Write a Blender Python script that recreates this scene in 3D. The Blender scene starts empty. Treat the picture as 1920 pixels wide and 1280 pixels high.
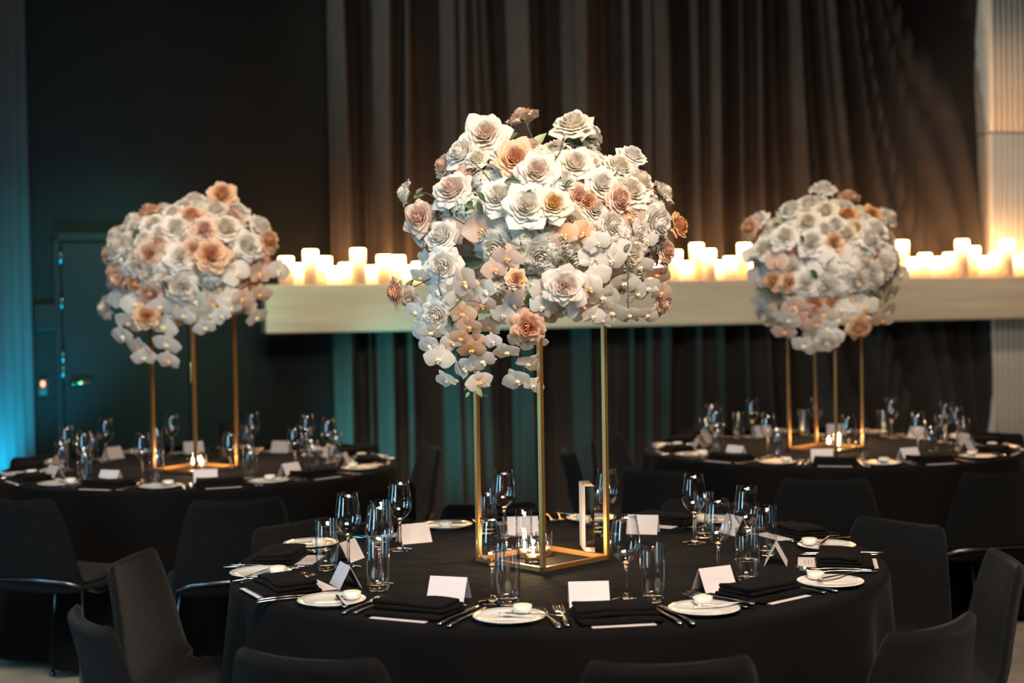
import bpy, math, random
from mathutils import Vector, Matrix, noise
random.seed(7)
PI = math.pi
C = bpy.context.scene.collection
SC = bpy.context.scene

# ------------------------------------------------------------------ camera
F = 2700.0
CZ = 1.456
PITCH = math.radians(1.443); ROLL = math.radians(0.9)
fw = Vector((0, math.cos(PITCH), -math.sin(PITCH)))
r0 = Vector((1, 0, 0)); u0 = Vector((0, math.sin(PITCH), math.cos(PITCH)))
rt = math.cos(ROLL)*r0 - math.sin(ROLL)*u0
up = math.sin(ROLL)*r0 + math.cos(ROLL)*u0
CAM = Vector((0, 0, CZ))
cd = bpy.data.cameras.new('camera'); cam = bpy.data.objects.new('camera', cd); C.objects.link(cam)
m = Matrix.Identity(4)
for i in range(3):
    m[i][0] = rt[i]; m[i][1] = up[i]; m[i][2] = -fw[i]; m[i][3] = CAM[i]
cam.matrix_world = m
cd.sensor_width = 36; cd.lens = F*36/1920; cd.clip_start = .05; cd.clip_end = 60
cd.dof.use_dof = True; cd.dof.focus_distance = 3.8; cd.dof.aperture_fstop = 2.4
SC.camera = cam
def ray(px, py): return (fw*F + rt*(px-960) + up*(640-py)).normalized()
def on_z(px, py, z):
    d = ray(px, py); return CAM + d*((z-CZ)/d.z)
def on_y(px, py, y):
    d = ray(px, py); return CAM + d*(y/d.y)
def on_plane(px, py, p, n):
    d = ray(px, py); return CAM + d*((p-CAM).dot(n)/d.dot(n))

# ------------------------------------------------------------------ world, exposure, lights
w = bpy.data.worlds.new('world'); SC.world = w; w.use_nodes = True
w.node_tree.nodes['Background'].inputs[0].default_value = (.5, .6, .7, 1)
w.node_tree.nodes['Background'].inputs[1].default_value = .01
SC.view_settings.view_transform = 'Standard'; SC.view_settings.look = 'None'
SC.view_settings.gamma = 1; SC.view_settings.exposure = 1.0; SC.view_settings.use_curve_mapping = False
SC.cycles.transparent_max_bounces = 32; SC.cycles.max_bounces = 10; SC.cycles.glossy_bounces = 5
SC.cycles.sample_clamp_indirect = 4; SC.cycles.caustics_refractive = False; SC.cycles.caustics_reflective = False
def light(kind, name, loc, target, energy, col, **k):
    l = bpy.data.lights.new(name, kind); o = bpy.data.objects.new(name, l); C.objects.link(o)
    o.location = loc; l.energy = energy; l.color = col
    o.rotation_euler = (Vector(target)-Vector(loc)).to_track_quat('-Z', 'Y').to_euler()
    for a, b in k.items(): setattr(l, a, b)
    return o
WARM = (1, .80, .62); COOL = (.48, .78, 1); TEAL = (.05, .62, .70)
# soft warm fill light added in front of and above the near table
light('AREA', 'warm_fill', (.9, 1.0, 3.85), (.1, 4.1, 1.4), 58, (1, .84, .69), shape='RECTANGLE', size=2.2, size_y=1.2, spread=math.radians(95))
# daylight coming through tall windows on the left, behind the camera
light('AREA', 'window_and_fill_light', (-3.0, 1.0, 1.9), (.0, 4.2, .9), 19, COOL, shape='RECTANGLE', size=.9, size_y=2.2, spread=math.radians(130))
light('AREA', 'window_and_fill_light', (-2.9, 3.6, 1.3), (-.6, 4.6, .6), 9, (.16, .62, .95), shape='RECTANGLE', size=.5, size_y=1.6, spread=math.radians(150))  # no window here: added teal-blue boost for left-side chairs, cloth and bouquet
# recessed downlights above each table (warm)
for (x, y, tx, ty, tz, e) in ((.25, 3.2, .25, 4.1, .9, 26), (-1.0, 4.2, -1.43, 6.5, 1.35, 170), (1.3, 4.5, 1.55, 6.95, 1.35, 170)):
    light('SPOT', 'table_downlight', (x, y, 3.95), (tx, ty, tz), e, WARM, spot_size=math.radians(50), spot_blend=.9, shadow_soft_size=.10)
# rows of small ceiling lamps behind the camera, mirrored in the glass bowls
for i in range(3):
    for j in range(2):
        light('POINT', 'ceiling_lamp', (-1.5+i*1.4, -.3+j*1.6, 3.6), (0, 0, 0), 4, WARM, shadow_soft_size=.06)
# blue and teal floor uplights by the back wall, with high spots
light('SPOT', 'blue_uplight_corner', (-2.75, 8.15, .15), (-3.05, 8.9, 1.4), 230, (.0, .46, .74), spot_size=math.radians(70), spot_blend=1, shadow_soft_size=.10)
light('SPOT', 'added_door_glow', (-1.5, 6.4, 2.9), (-2.5, 9.15, 1.32), 210, (.20, .80, .60), spot_size=math.radians(42), spot_blend=1, shadow_soft_size=.15)  # high spot added to make the greenish glow on the door
light('SPOT', 'teal_uplight_curtain', (-1.7, 8.35, .25), (-.75, 9.3, .75), 150, (.10, .70, .72), spot_size=math.radians(62), spot_blend=1, shadow_soft_size=.10)
light('SPOT', 'teal_high_spot', (-2.7, 7.2, 3.95), (.6, 9.5, 2.9), 190, (.82, .96, .92), spot_size=math.radians(60), spot_blend=1, shadow_soft_size=.12)
light('SPOT', 'warm_high_spot', (5.2, 8.6, 3.95), (3.2, 9.9, 2.2), 22, (1, .70, .52), spot_size=math.radians(52), spot_blend=1, shadow_soft_size=.12)
for k, cc in enumerate(((.74, 1, .70), (.98, .90, .64), (1, .82, .56), (1, .78, .52), (1, .76, .50))):  # spots added above the mantel to brighten its front
    sx = .15 + k*1.22
    light('SPOT', 'mantel_wash', (-1.52+sx*.967+.255*1.7, 8.9+sx*.255-.967*1.7, 4.0), (-1.52+sx*.967, 8.9+sx*.255, 1.42), (80, 56, 32, 25, 22)[k], cc, spot_size=math.radians(34), spot_blend=.7, shadow_soft_size=.15)
light('SPOT', 'pier_wash', (3.2, 6.8, 3.95), (3.7, 10.0, 2.3), 120, (1, .84, .66), spot_size=math.radians(46), spot_blend=1, shadow_soft_size=.2)

# ------------------------------------------------------------------ materials
def pm(name, c1, c2=None, scale=8, rough=.6, metal=0, bump=0, bscale=60, stretch=(1,1,1), sheen=0, spec=.5, coat=0, detail=3, rough2=None):
    mt = bpy.data.materials.new(name); mt.use_nodes = True
    nt = mt.node_tree; N = nt.nodes; L = nt.links; b = N['Principled BSDF']
    tc = N.new('ShaderNodeTexCoord'); mp = N.new('ShaderNodeMapping'); mp.inputs['Scale'].default_value = stretch
    L.new(tc.outputs['Object'], mp.inputs[0])
    nz = N.new('ShaderNodeTexNoise'); nz.inputs['Scale'].default_value = scale; nz.inputs['Detail'].default_value = detail
    L.new(mp.outputs[0], nz.inputs[0])
    cr = N.new('ShaderNodeValToRGB')
    cr.color_ramp.elements[0].position = .3; cr.color_ramp.elements[1].position = .7
    cr.color_ramp.elements[0].color = (*c1, 1); cr.color_ramp.elements[1].color = (*(c2 or [min(1, v*1.12) for v in c1]), 1)
    L.new(nz.outputs[0], cr.inputs[0]); L.new(cr.outputs[0], b.inputs['Base Color'])
    b.inputs['Roughness'].default_value = rough; b.inputs['Metallic'].default_value = metal
    b.inputs['Specular IOR Level'].default_value = spec
    if sheen: b.inputs['Sheen Weight'].default_value = sheen; b.inputs['Sheen Roughness'].default_value = .4
    if coat: b.inputs['Coat Weight'].default_value = coat
    if rough2 is not None:
        mr = N.new('ShaderNodeMapRange'); mr.inputs[3].default_value = rough; mr.inputs[4].default_value = rough2
        L.new(nz.outputs[0], mr.inputs[0]); L.new(mr.outputs[0], b.inputs['Roughness'])
    if bump:
        n2 = N.new('ShaderNodeTexNoise'); n2.inputs['Scale'].default_value = bscale; n2.inputs['Detail'].default_value = 4
        L.new(mp.outputs[0], n2.inputs[0])
        bp = N.new('ShaderNodeBump'); bp.inputs['Strength'].default_value = bump; bp.inputs['Distance'].default_value = .01
        L.new(n2.outputs[0], bp.inputs['Height']); L.new(bp.outputs[0], b.inputs['Normal'])
    return mt
M = {}
M['cloth'] = pm('black_linen', (.0050, .0044, .0042), (.0066, .0058, .0054), 3, .8, bump=.35, bscale=14, sheen=.03, spec=.03)
M['napkin'] = pm('napkin_cotton', (.0055, .0045, .0042), (.008, .0066, .006), 30, .9, bump=.3, bscale=400, sheen=.02, spec=.04)
M['chair'] = pm('charcoal_wool', (.0070, .0070, .0069), (.010, .0098, .0096), 60, .95, bump=.4, bscale=500, sheen=.06, spec=.04)
M['chairleg'] = pm('dark_chrome', (.16, .17, .19), None, 5, .28, metal=1)
M['curtain'] = pm('curtain_velvet', (.036, .031, .028), (.048, .041, .036), 2, .9, bump=.15, bscale=200, sheen=.01, spec=.03)
M['teal_curtain'] = pm('side_curtain_fabric', (.045, .055, .058), (.055, .066, .07), 2, .9, sheen=.02, spec=.03)
M['wall'] = pm('black_painted_plaster', (.0095, .0098, .009), (.0115, .012, .011), 2, .5, bump=.08, bscale=40, spec=.06)
M['door'] = pm('black_satin_paint', (.008, .010, .010), (.010, .012, .012), 2, .42, spec=.12)
M['ceiling'] = pm('dark_ceiling_paint', (.03, .03, .03), None, 4, .9)
M['floor'] = pm('beige_carpet', (.36, .29, .21), (.46, .38, .29), 5, .95, bump=.3, bscale=300, detail=6)
M['mantel'] = pm('pale_timber', (.56, .45, .31), (.70, .58, .42), 3.5, .55, stretch=(.35, 4, 6), bump=.1, bscale=12, detail=6)
M['fluted'] = pm('cream_plaster', (.70, .62, .52), (.76, .68, .58), 6, .6)
M['gold'] = pm('brushed_gold', (.50, .24, .075), (.57, .29, .10), 20, .38, metal=.85)
M['steel'] = pm('polished_cutlery_steel', (.78, .72, .66), None, 10, .16, metal=1)
M['china'] = pm('white_china', (.70, .66, .60), None, 10, .12, coat=.3)
M['paper'] = pm('card_paper', (.54, .49, .485), (.58, .53, .52), 20, .8)
M['menu'] = pm('blush_card', (.60, .52, .50), (.64, .56, .54), 20, .8)
M['ink'] = pm('grey_ink', (.25, .22, .21), None, 20, .8)
M['butter'] = pm('butter', (.80, .70, .45), None, 30, .5)
M['moss'] = pm('moss_foam', (.10, .10, .05), (.20, .19, .10), 20, .9, bump=.6, bscale=40)
M['leafd'] = pm('dark_green_leaf', (.028, .055, .026), (.05, .085, .035), 30, .5)
M['leafl'] = pm('pale_green_leaf', (.22, .26, .11), (.30, .33, .16), 30, .5)
M['stem'] = pm('brown_green_stem', (.05, .045, .02), (.08, .07, .035), 30, .6)
M['pewter'] = pm('table_frame_steel', (.1, .1, .1), None, 8, .4, metal=1)
M['wood'] = pm('plywood_top', (.30, .20, .11), (.38, .26, .15), 8, .6)
M['brass'] = pm('brass', (.75, .60, .28), None, 8, .25, metal=1)
M['plastic'] = pm('black_plastic', (.03, .03, .03), None, 8, .4)
M['tealight'] = pm('tealight_tin', (.7, .6, .5), None, 8, .3, metal=1)
def thin_glass(name, tint=(1, 1, 1), rough=0.0, gain=1.0):
    mt = bpy.data.materials.new(name); mt.use_nodes = True; nt = mt.node_tree; N = nt.nodes; L = nt.links
    N.remove(N['Principled BSDF']); out = N['Material Output']
    t = N.new('ShaderNodeBsdfTransparent'); t.inputs[0].default_value = (*tint, 1)
    g = N.new('ShaderNodeBsdfGlossy'); g.inputs['Roughness'].default_value = rough
    lw = N.new('ShaderNodeLayerWeight'); lw.inputs[0].default_value = .5
    pw = N.new('ShaderNodeMath'); pw.operation = 'POWER'; pw.inputs[1].default_value = 3.2; L.new(lw.outputs['Facing'], pw.inputs[0])
    mu = N.new('ShaderNodeMath'); mu.operation = 'MULTIPLY_ADD'; mu.use_clamp = True; mu.inputs[1].default_value = .85; mu.inputs[2].default_value = .055*gain
    L.new(pw.outputs[0], mu.inputs[0]); mx = N.new('ShaderNodeMixShader')
    L.new(mu.outputs[0], mx.inputs[0]); L.new(t.outputs[0], mx.inputs[1]); L.new(g.outputs[0], mx.inputs[2]); L.new(mx.outputs[0], out.inputs[0])
    return mt
M['glass'] = thin_glass('thin_clear_glass', (.985, .985, .98), 0, 1.25)
def solid_glass(name, col=(1, 1, 1), ior=1.5):
    mt = bpy.data.materials.new(name); mt.use_nodes = True; b = mt.node_tree.nodes['Principled BSDF']
    b.inputs['Base Color'].default_value = (*col, 1); b.inputs['Roughness'].default_value = .0
    b.inputs['Transmission Weight'].default_value = 1; b.inputs['IOR'].default_value = ior
    return mt
M['thick'] = solid_glass('thick_clear_glass'); M['acrylic'] = solid_glass('clear_acrylic', (.96, .97, .97), 1.49)
def emis(name, col, s):
    mt = bpy.data.materials.new(name); mt.use_nodes = True; b = mt.node_tree.nodes['Principled BSDF']
    b.inputs['Base Color'].default_value = (*col, 1)
    b.inputs['Emission Color'].default_value = (*col, 1); b.inputs['Emission Strength'].default_value = s
    return mt
M['flame'] = emis('candle_flame', (1, .72, .38), 60)
M['led'] = emis('red_indicator_lamp', (1, .10, .04), 6)
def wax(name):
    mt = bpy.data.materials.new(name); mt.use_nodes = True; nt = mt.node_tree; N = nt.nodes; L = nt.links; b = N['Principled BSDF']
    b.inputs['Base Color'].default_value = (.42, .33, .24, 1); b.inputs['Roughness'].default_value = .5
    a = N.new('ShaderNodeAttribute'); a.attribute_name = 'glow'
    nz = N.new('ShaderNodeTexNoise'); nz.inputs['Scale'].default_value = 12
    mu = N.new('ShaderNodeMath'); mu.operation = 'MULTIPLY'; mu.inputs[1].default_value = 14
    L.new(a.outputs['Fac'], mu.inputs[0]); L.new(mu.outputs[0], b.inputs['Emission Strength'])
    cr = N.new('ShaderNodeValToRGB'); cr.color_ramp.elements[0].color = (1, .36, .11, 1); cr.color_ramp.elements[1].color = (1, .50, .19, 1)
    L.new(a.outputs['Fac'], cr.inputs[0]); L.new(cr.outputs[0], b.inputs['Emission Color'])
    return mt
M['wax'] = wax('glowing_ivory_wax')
def petal_mat(name, inner, outer, trans=.4):
    mt = bpy.data.materials.new(name); mt.use_nodes = True; nt = mt.node_tree; N = nt.nodes; L = nt.links
    b = N['Principled BSDF']; out = N['Material Output']
    a = N.new('ShaderNodeAttribute'); a.attribute_name = 'rad'
    cr = N.new('ShaderNodeValToRGB'); e = cr.color_ramp.elements
    e[0].position = .05; e[0].color = (*inner, 1); e[1].position = .65; e[1].color = (*outer, 1)
    tc = N.new('ShaderNodeTexCoord'); nz = N.new('ShaderNodeTexNoise'); nz.inputs['Scale'].default_value = 60; L.new(tc.outputs['Object'], nz.inputs[0])
    mx = N.new('ShaderNodeMix'); mx.data_type = 'RGBA'; mx.blend_type = 'MULTIPLY'; mx.inputs[0].default_value = .12
    L.new(a.outputs['Fac'], cr.inputs[0]); L.new(cr.outputs[0], mx.inputs[6]); L.new(nz.outputs['Color'], mx.inputs[7])
    L.new(mx.outputs[2], b.inputs['Base Color']); b.inputs['Roughness'].default_value = .6; b.inputs['Specular IOR Level'].default_value = .25
    t = N.new('ShaderNodeBsdfTranslucent'); L.new(mx.outputs[2], t.inputs[0])
    ms = N.new('ShaderNodeMixShader'); ms.inputs[0].default_value = trans
    L.new(b.outputs[0], ms.inputs[1]); L.new(t.outputs[0], ms.inputs[2]); L.new(ms.outputs[0], out.inputs[0])
    return mt
PC = {'white': ((.89, .83, .75), (.90, .87, .81)), 'cream': ((.87, .78, .64), (.88, .83, .73)),
      'pinkcream': ((.86, .68, .57), (.87, .81, .74)), 'blush': ((.84, .55, .42), (.87, .69, .57)),
      'peach': ((.80, .43, .24), (.87, .63, .43)), 'coral': ((.80, .36, .22), (.89, .60, .42)),
      'orange': ((.68, .30, .10), (.82, .50, .26)), 'yellow': ((.86, .52, .10), (.87, .80, .68)),
      'green': ((.66, .68, .52), (.80, .80, .72))}
for k, (a, b) in PC.items(): M['p_'+k] = petal_mat(k+'_petal', a, b)
M['lip'] = petal_mat('orchid_lip', (.80, .36, .06), (.86, .66, .42), .1)
M['lipw'] = petal_mat('orchid_lip_pale', (.80, .66, .30), (.86, .80, .74), .1)

# ------------------------------------------------------------------ mesh helpers
class MB:
    def __init__(s): s.v = []; s.f = []; s.a = []; s.sm = []
    def add(s, vs, fs, att=None, smooth=True):
        n = len(s.v); s.v += [tuple(v) for v in vs]; s.f += [tuple(i+n for i in f) for f in fs]
        s.a += list(att) if att is not None else [0.0]*len(vs); s.sm += [smooth]*len(fs)
    def box(s, x0, x1, y0, y1, z0, z1, mt=None):
        vs = [(x, y, z) for x in (x0, x1) for y in (y0, y1) for z in (z0, z1)]
        if mt: vs = [mt @ Vector(v) for v in vs]
        s.add(vs, [(0,1,3,2),(4,6,7,5),(0,4,5,1),(2,3,7,6),(0,2,6,4),(1,5,7,3)], smooth=False)
    def rbox(s, w_, d, h, r, c=(0,0,0), seg=4, fn=None):
        # rounded slab centred at c
        hx, hy, hz = w_/2, d/2, h/2
        def ax(half, n):
            base = [-half+(half*2)*i/n for i in range(n+1)]; return base
        def pts(half): # dense near the ends
            k = [0, .3, .7, 1]; a = [-half+r*q for q in k]; mid = [(-half+r)+(2*half-2*r)*i/seg for i in range(1, seg)]
            return a+mid+[-q for q in reversed(a)]
        X, Y, Z = pts(hx), pts(hy), (pts(hz) if h > 2*r+1e-6 else [-hz+2*hz*i/6 for i in range(7)])
        idx = {}; vs = []; fs = []
        def vid(p):
            k = (round(p[0], 6), round(p[1], 6), round(p[2], 6))
            if k not in idx:
                q = Vector((max(-hx+r, min(hx-r, p[0])), max(-hy+r, min(hy-r, p[1])), max(-hz+r, min(hz-r, p[2]))))
                d_ = Vector(p)-q
                P = q + (d_.normalized()*r if d_.length > 1e-9 else Vector())
                P = P + Vector(c)
                if fn: P = fn(P)
                idx[k] = len(vs); vs.append(P)
            return idx[k]
        for A, B, Cc, mk in ((X, Y, hz, lambda a, b, q: (a, b, q)), (X, Z, hy, lambda a, b, q: (a, q, b)), (Y, Z, hx, lambda a, b, q: (q, a, b))):
            for sgn in (-1, 1):
                for i in range(len(A)-1):
                    for j in range(len(B)-1):
                        q = [vid(mk(A[i], B[j], Cc*sgn)), vid(mk(A[i+1], B[j], Cc*sgn)), vid(mk(A[i+1], B[j+1], Cc*sgn)), vid(mk(A[i], B[j+1], Cc*sgn))]
                        if len(set(q)) < 3: continue
                        flip = (sgn < 0) ^ (A is X and B is Z)
                        fs.append(tuple(reversed(q)) if flip else tuple(q))
        s.add(vs, fs)
    def lathe(s, prof, n=28, mt=None, attf=None):
        vs = []; fs = []
        for (r, z) in prof:
            for i in range(n):
                a = 2*PI*i/n; vs.append(Vector((r*math.cos(a), r*math.sin(a), z)))
        k = len(prof)
        for j in range(k-1):
            for i in range(n):
                i2 = (i+1) % n; fs.append((j*n+i, j*n+i2, (j+1)*n+i2, (j+1)*n+i))
        att = [attf(v.z) for v in vs] if attf else None
        if mt: vs = [mt @ v for v in vs]
        s.add(vs, fs, att)
    def tube(s, pts, r, n=8, rs=None):
        pts = [Vector(p) for p in pts]; vs = []; fs = []
        side = None
        for i, p in enumerate(pts):
            t = (pts[min(i+1, len(pts)-1)]-pts[max(i-1, 0)]).normalized()
            if side is None:
                side = t.cross(Vector((0, 0, 1)) if abs(t.z) < .9 else Vector((1, 0, 0))).normalized()
            side = (side - t*side.dot(t)).normalized(); up_ = t.cross(side)
            rr = rs[i] if rs else r
            for k in range(n):
                a = 2*PI*k/n; vs.append(p + side*math.cos(a)*rr + up_*math.sin(a)*rr)
        for i in range(len(pts)-1):
            for k in range(n):
                k2 = (k+1) % n; fs.append((i*n+k, i*n+k2, (i+1)*n+k2, (i+1)*n+k))
        fs.append(tuple(reversed(range(n)))); fs.append(tuple(range((len(pts)-1)*n, len(pts)*n)))
        s.add(vs, fs)
    def ribbon(s, pts, th):  # pts: (x, y, z, halfwidth) running along y
        vs = []; fs = []
        for (x, y, z, hw) in pts:
            vs += [(x-hw, y, z), (x, y, z+th), (x+hw, y, z), (x, y, z-th*.3)]
        for i in range(len(pts)-1):
            for k in range(4):
                k2 = (k+1) % 4; fs.append((i*4+k, i*4+k2, (i+1)*4+k2, (i+1)*4+k))
        n = len(pts); fs.append((3, 2, 1, 0)); fs.append(tuple((n-1)*4+k for k in range(4)))
        s.add(vs, fs)
    def grid(s, fn, nu, nv, attf=None, smooth=True):
        vs = []; at = []
        for j in range(nv+1):
            for i in range(nu+1):
                vs.append(fn(i/nu, j/nv)); at.append(attf(i/nu, j/nv) if attf else 0)
        W = nu+1
        s.add(vs, [(j*W+i, j*W+i+1, (j+1)*W+i+1, (j+1)*W+i) for j in range(nv) for i in range(nu)], at, smooth)
    def mesh(s, name, mat, att=None):
        me = bpy.data.meshes.new(name); me.from_pydata(s.v, [], s.f); me.materials.append(mat)
        me.polygons.foreach_set('use_smooth', s.sm)
        if att:
            a = me.attributes.new(att, 'FLOAT', 'POINT'); a.data.foreach_set('value', s.a)
        me.update(); return me
def ob(name, me, parent=None, loc=None, rot=None, scale=None):
    o = bpy.data.objects.new(name, me); C.objects.link(o)
    if parent: o.parent = parent
    if loc is not None: o.location = loc
    if rot is not None: o.rotation_euler = rot
    if scale is not None: o.scale = scale
    return o
def tag(o, label, cat, group=None, kind=None):
    if label: o['label'] = label
    if cat: o['category'] = cat
    if group: o['group'] = group
    if kind: o['kind'] = kind
    return o
def thing(name, label, cat, group=None, loc=(0,0,0), rz=0):
    o = bpy.data.objects.new(name, None); o.empty_display_size = .05; C.objects.link(o)
    o.location = loc; o.rotation_euler = (0, 0, rz); return tag(o, label, cat, group)
def struct(name, me, parent=None, **k):
    o = ob(name, me, parent, **k)
    if not parent: o['kind'] = 'structure'
    return o

# ------------------------------------------------------------------ room
U = Vector((.967, .255, 0)).normalized(); NB = Vector((U.y, -U.x, 0))   # along the back wall, and out of it
P0 = Vector((-1.52, 8.9, 0))                                            # mantel front face, left end
def wallp(s, off, z): return P0 + U*s - NB*off + Vector((0, 0, z))
def s_of(px, off, py=560):
    p = on_plane(px, py, P0 - NB*off, NB); return (p-P0).dot(U)
b = MB(); b.box(-3.5, 6.5, -2.4, 12.5, -.1, 0); struct('floor', b.mesh('floor', M['floor']))
b = MB(); b.box(-3.5, 6.5, -2.4, 12.5, 4.1, 4.2); struct('ceiling', b.mesh('ceiling', M['ceiling']))
b = MB(); b.box(-3.5, -3.3, -2.4, 12.5, 0, 4.1); struct('wall_left', b.mesh('wall_left', M['wall']))
b = MB(); b.box(6.3, 6.5, -2.4, 12.5, 0, 4.1); struct('wall_right', b.mesh('wall_right', M['wall']))
b = MB(); b.box(-3.5, 6.5, -2.5, -2.4, 0, 4.1); struct('wall_front', b.mesh('wall_front', M['wall']))
WO = .62
rotU = math.atan2(U.y, U.x)
b = MB(); b.box(-2.6, 9.0, 0, .12, 0, 4.1)
wb = struct('wall_back', b.mesh('wall_back', M['wall']), loc=P0-NB*WO, rot=(0, 0, rotU))
# door in the back wall (door coordinates along the wall)
sd0 = s_of(121, WO, 700); sd1 = s_of(352, WO, 700)
ztop = on_plane(230, 455, P0-NB*WO, NB).z
DR = thing('door_1', None, None, loc=P0-NB*WO, rz=rotU); DR['kind'] = 'structure'
b = MB(); b.box(sd0, sd1, -.030, -.002, .01, ztop); ob('door_leaf', b.mesh('door_leaf', M['door']), DR)
b = MB(); b.box(sd0-.05, sd0-.01, -.05, -.001, 0, ztop+.05); ob('door_frame', b.mesh('door_frame', M['door']), DR)
b = MB(); b.box(sd1+.01, sd1+.05, -.05, -.001, 0, ztop+.05); ob('door_frame', b.mesh('door_frame', M['door']), DR)
b = MB(); b.box(sd0-.05, sd1+.05, -.05, -.001, ztop+.012, ztop+.06); ob('door_frame', b.mesh('door_frame', M['door']), DR)
ph = on_plane(142, 717, P0-NB*WO, NB); sh = (ph-P0).dot(U)
b = MB(); b.lathe([(0, 0), (.026, 0), (.026, .008), (.012, .012), (.012, .045), (0, .047)], 20, Matrix.Translation((sh-.01, -.03, ph.z)) @ Matrix.Rotation(PI/2, 4, 'X'))
b.tube([(sh-.01, -.07, ph.z), (sh+.03, -.072, ph.z), (sh+.10, -.068, ph.z)], .010, 10)
ob('door_handle', b.mesh('door_handle', M['brass']), DR)['label'] = 'brass lever handle'
for py in (480, 565, 668, 695):
    q = on_plane(112, py, P0-NB*WO, NB); b = MB(); b.tube([(sd0-.005, -.055, q.z-.05), (sd0-.005, -.055, q.z+.05)], .009, 8)
    ob('hinge', b.mesh('hinge', M['chairleg']), DR)
q = on_plane(352, 700, P0-NB*WO, NB); b = MB(); b.rbox(.03, .02, .14, .006, (sd1+.03, -.06, q.z)); ob('strike_plate', b.mesh('strike_plate', M['brass']), DR)
q = on_plane(86, 595, P0-NB*WO, NB); s_ = (q-P0).dot(U)
b = MB(); b.rbox(.15, .03, .17, .008, (s_, -.016, q.z)); wbx = ob('wall_box', b.mesh('wall_box', M['door']), None, P0-NB*WO, (0, 0, rotU)); tag(wbx, 'black control box mounted on the wall left of the door', 'control box')
q = on_plane(81, 722, P0-NB*WO, NB); s_ = (q-P0).dot(U)
rd = thing('door_reader', 'small black card reader with a red lamp left of the door', 'card reader', loc=P0-NB*WO, rz=rotU)
b = MB(); b.rbox(.055, .025, .10, .006, (s_, -.014, q.z-.01)); ob('casing', b.mesh('casing', M['plastic']), rd)
b = MB(); b.lathe([(0, .006), (.007, .005), (.010, 0)], 12, Matrix.Translation((s_, -.027, q.z+.01)) @ Matrix.Rotation(PI/2, 4, 'X') @ Matrix.Scale(1.7, 4, (0, 1, 0))); ob('indicator_lamp', b.mesh('indicator_lamp', M['led']), rd)['label'] = 'glowing red lamp'

# curtains ------------------------------------------------------------
def fold(s, z, slant0, slant1, k=1.0, freq=7.5):
    # s along the wall, z height; folds drift sideways with height on the right
    f = (s-slant0)/(slant1-slant0+1e-6)
    sx = s + (.05*max(0, min(1, f)) + .30*math.exp(-((f-.68)/.20)**2))*(z-1.4) + .03*noise.noise(Vector((s*1.3, z*.5, 3)))
    ph = sx*freq*2*PI/3.2 + 2.2*noise.noise(Vector((sx*1.7, .1*z, 9))) + 1.3*noise.noise(Vector((sx*4.1, .15*z, 2)))
    amp = .062 + .045*noise.noise(Vector((sx*1.1, 0, 5)))
    d = amp*(math.sin(ph) + .35*math.sin(2.3*ph+1.0)) + .010*math.sin(5.1*ph+z*.3)
    for (sc, wd, am) in PLEATS: d += am*math.exp(-((sx-sc)/wd)**2)
    return d*k
CO = .44
PLEATS = []
rp = random.Random(4)
for q in (650, 690, 728, 765, 850, 990, 1095, 1180, 1245, 1300, 1345, 1392, 1470, 1560, 1640, 1690, 1712, 1742, 1768, 1800, 1835):
    PLEATS.append((s_of(q, CO), rp.uniform(.026, .05), rp.uniform(.07, .12)))
s0, s1 = s_of(622, CO), s_of(1866, CO)
cu = thing('back_curtain', 'tall dark pleated curtain hanging behind the timber mantel', 'curtain', loc=(0, 0, 0))
brk = [s0, s0+(s1-s0)*.24, s0+(s1-s0)*.52, s0+(s1-s0)*.77, s1]
for a_, c_ in zip(brk[:-1], brk[1:]):
    b = MB()
    b.grid(lambda u, v: wallp(a_+(c_-a_)*u, CO - fold(a_+(c_-a_)*u, v*4.05, s0+(s1-s0)*.45, s1), .02+v*4.05), 190, 22)
    ob('curtain_panel', b.mesh('curtain_panel', M['curtain']), cu)
lc = thing('side_curtain', 'teal-lit pleated curtain along the left wall beside the door', 'curtain')
for (ya, yb) in ((7.0, 8.1), (8.1, 9.06)):
    b = MB()
    b.grid(lambda u, v: Vector((-3.05 + .06*math.sin((ya+(yb-ya)*u)*38+2*noise.noise(Vector((u*3, ya, 1)))), ya+(yb-ya)*u, .02+v*4.05)), 110, 4)
    ob('curtain_panel', b.mesh('curtain_panel', M['teal_curtain']), lc)

# fluted pier on the right -------------------------------------------
FO = .30
fs0 = s_of(1862, FO)
zseam = on_plane(1890, 248, P0-NB*FO, NB).z
pier = thing('wall_pier', None, None, loc=P0-NB*FO, rz=rotU); pier['kind'] = 'structure'
for (z0, z1) in ((0, zseam-.006), (zseam+.006, 4.1)):
    b = MB(); b.box(fs0, fs0+1.6, .02, .30, z0, z1); ob('panel', b.mesh('panel', M['fluted']), pier)
    b = MB(); b.tube([(0, 0, z0), (0, 0, z1)], .018, 10); me = b.mesh('rib', M['fluted'])
    for i in range(34): ob('rib', me, pier, (fs0+.02+i*.047, .018, 0))

# mantel --------------------------------------------------------------
mz1 = on_plane(900, 526, P0, NB).z; mz0 = on_plane(900, 612, P0, NB).z
mz1 = (on_plane(510, 535, P0, NB).z + on_plane(1850, 517, P0, NB).z)/2
mz0 = (on_plane(510, 625, P0, NB).z + on_plane(1850, 599, P0, NB).z)/2
mL = s_of(497, 0); 
b = MB(); b.rbox(7.0, .34, mz1-mz0, .012, (mL+3.5, .17, (mz0+mz1)/2), seg=3)
mt_ = ob('mantel_beam', b.mesh('mantel_beam', M['mantel']), None, P0, (0, 0, rotU))
tag(mt_, 'long pale timber mantel beam carrying a row of pillar candles', 'mantel shelf')

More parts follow.
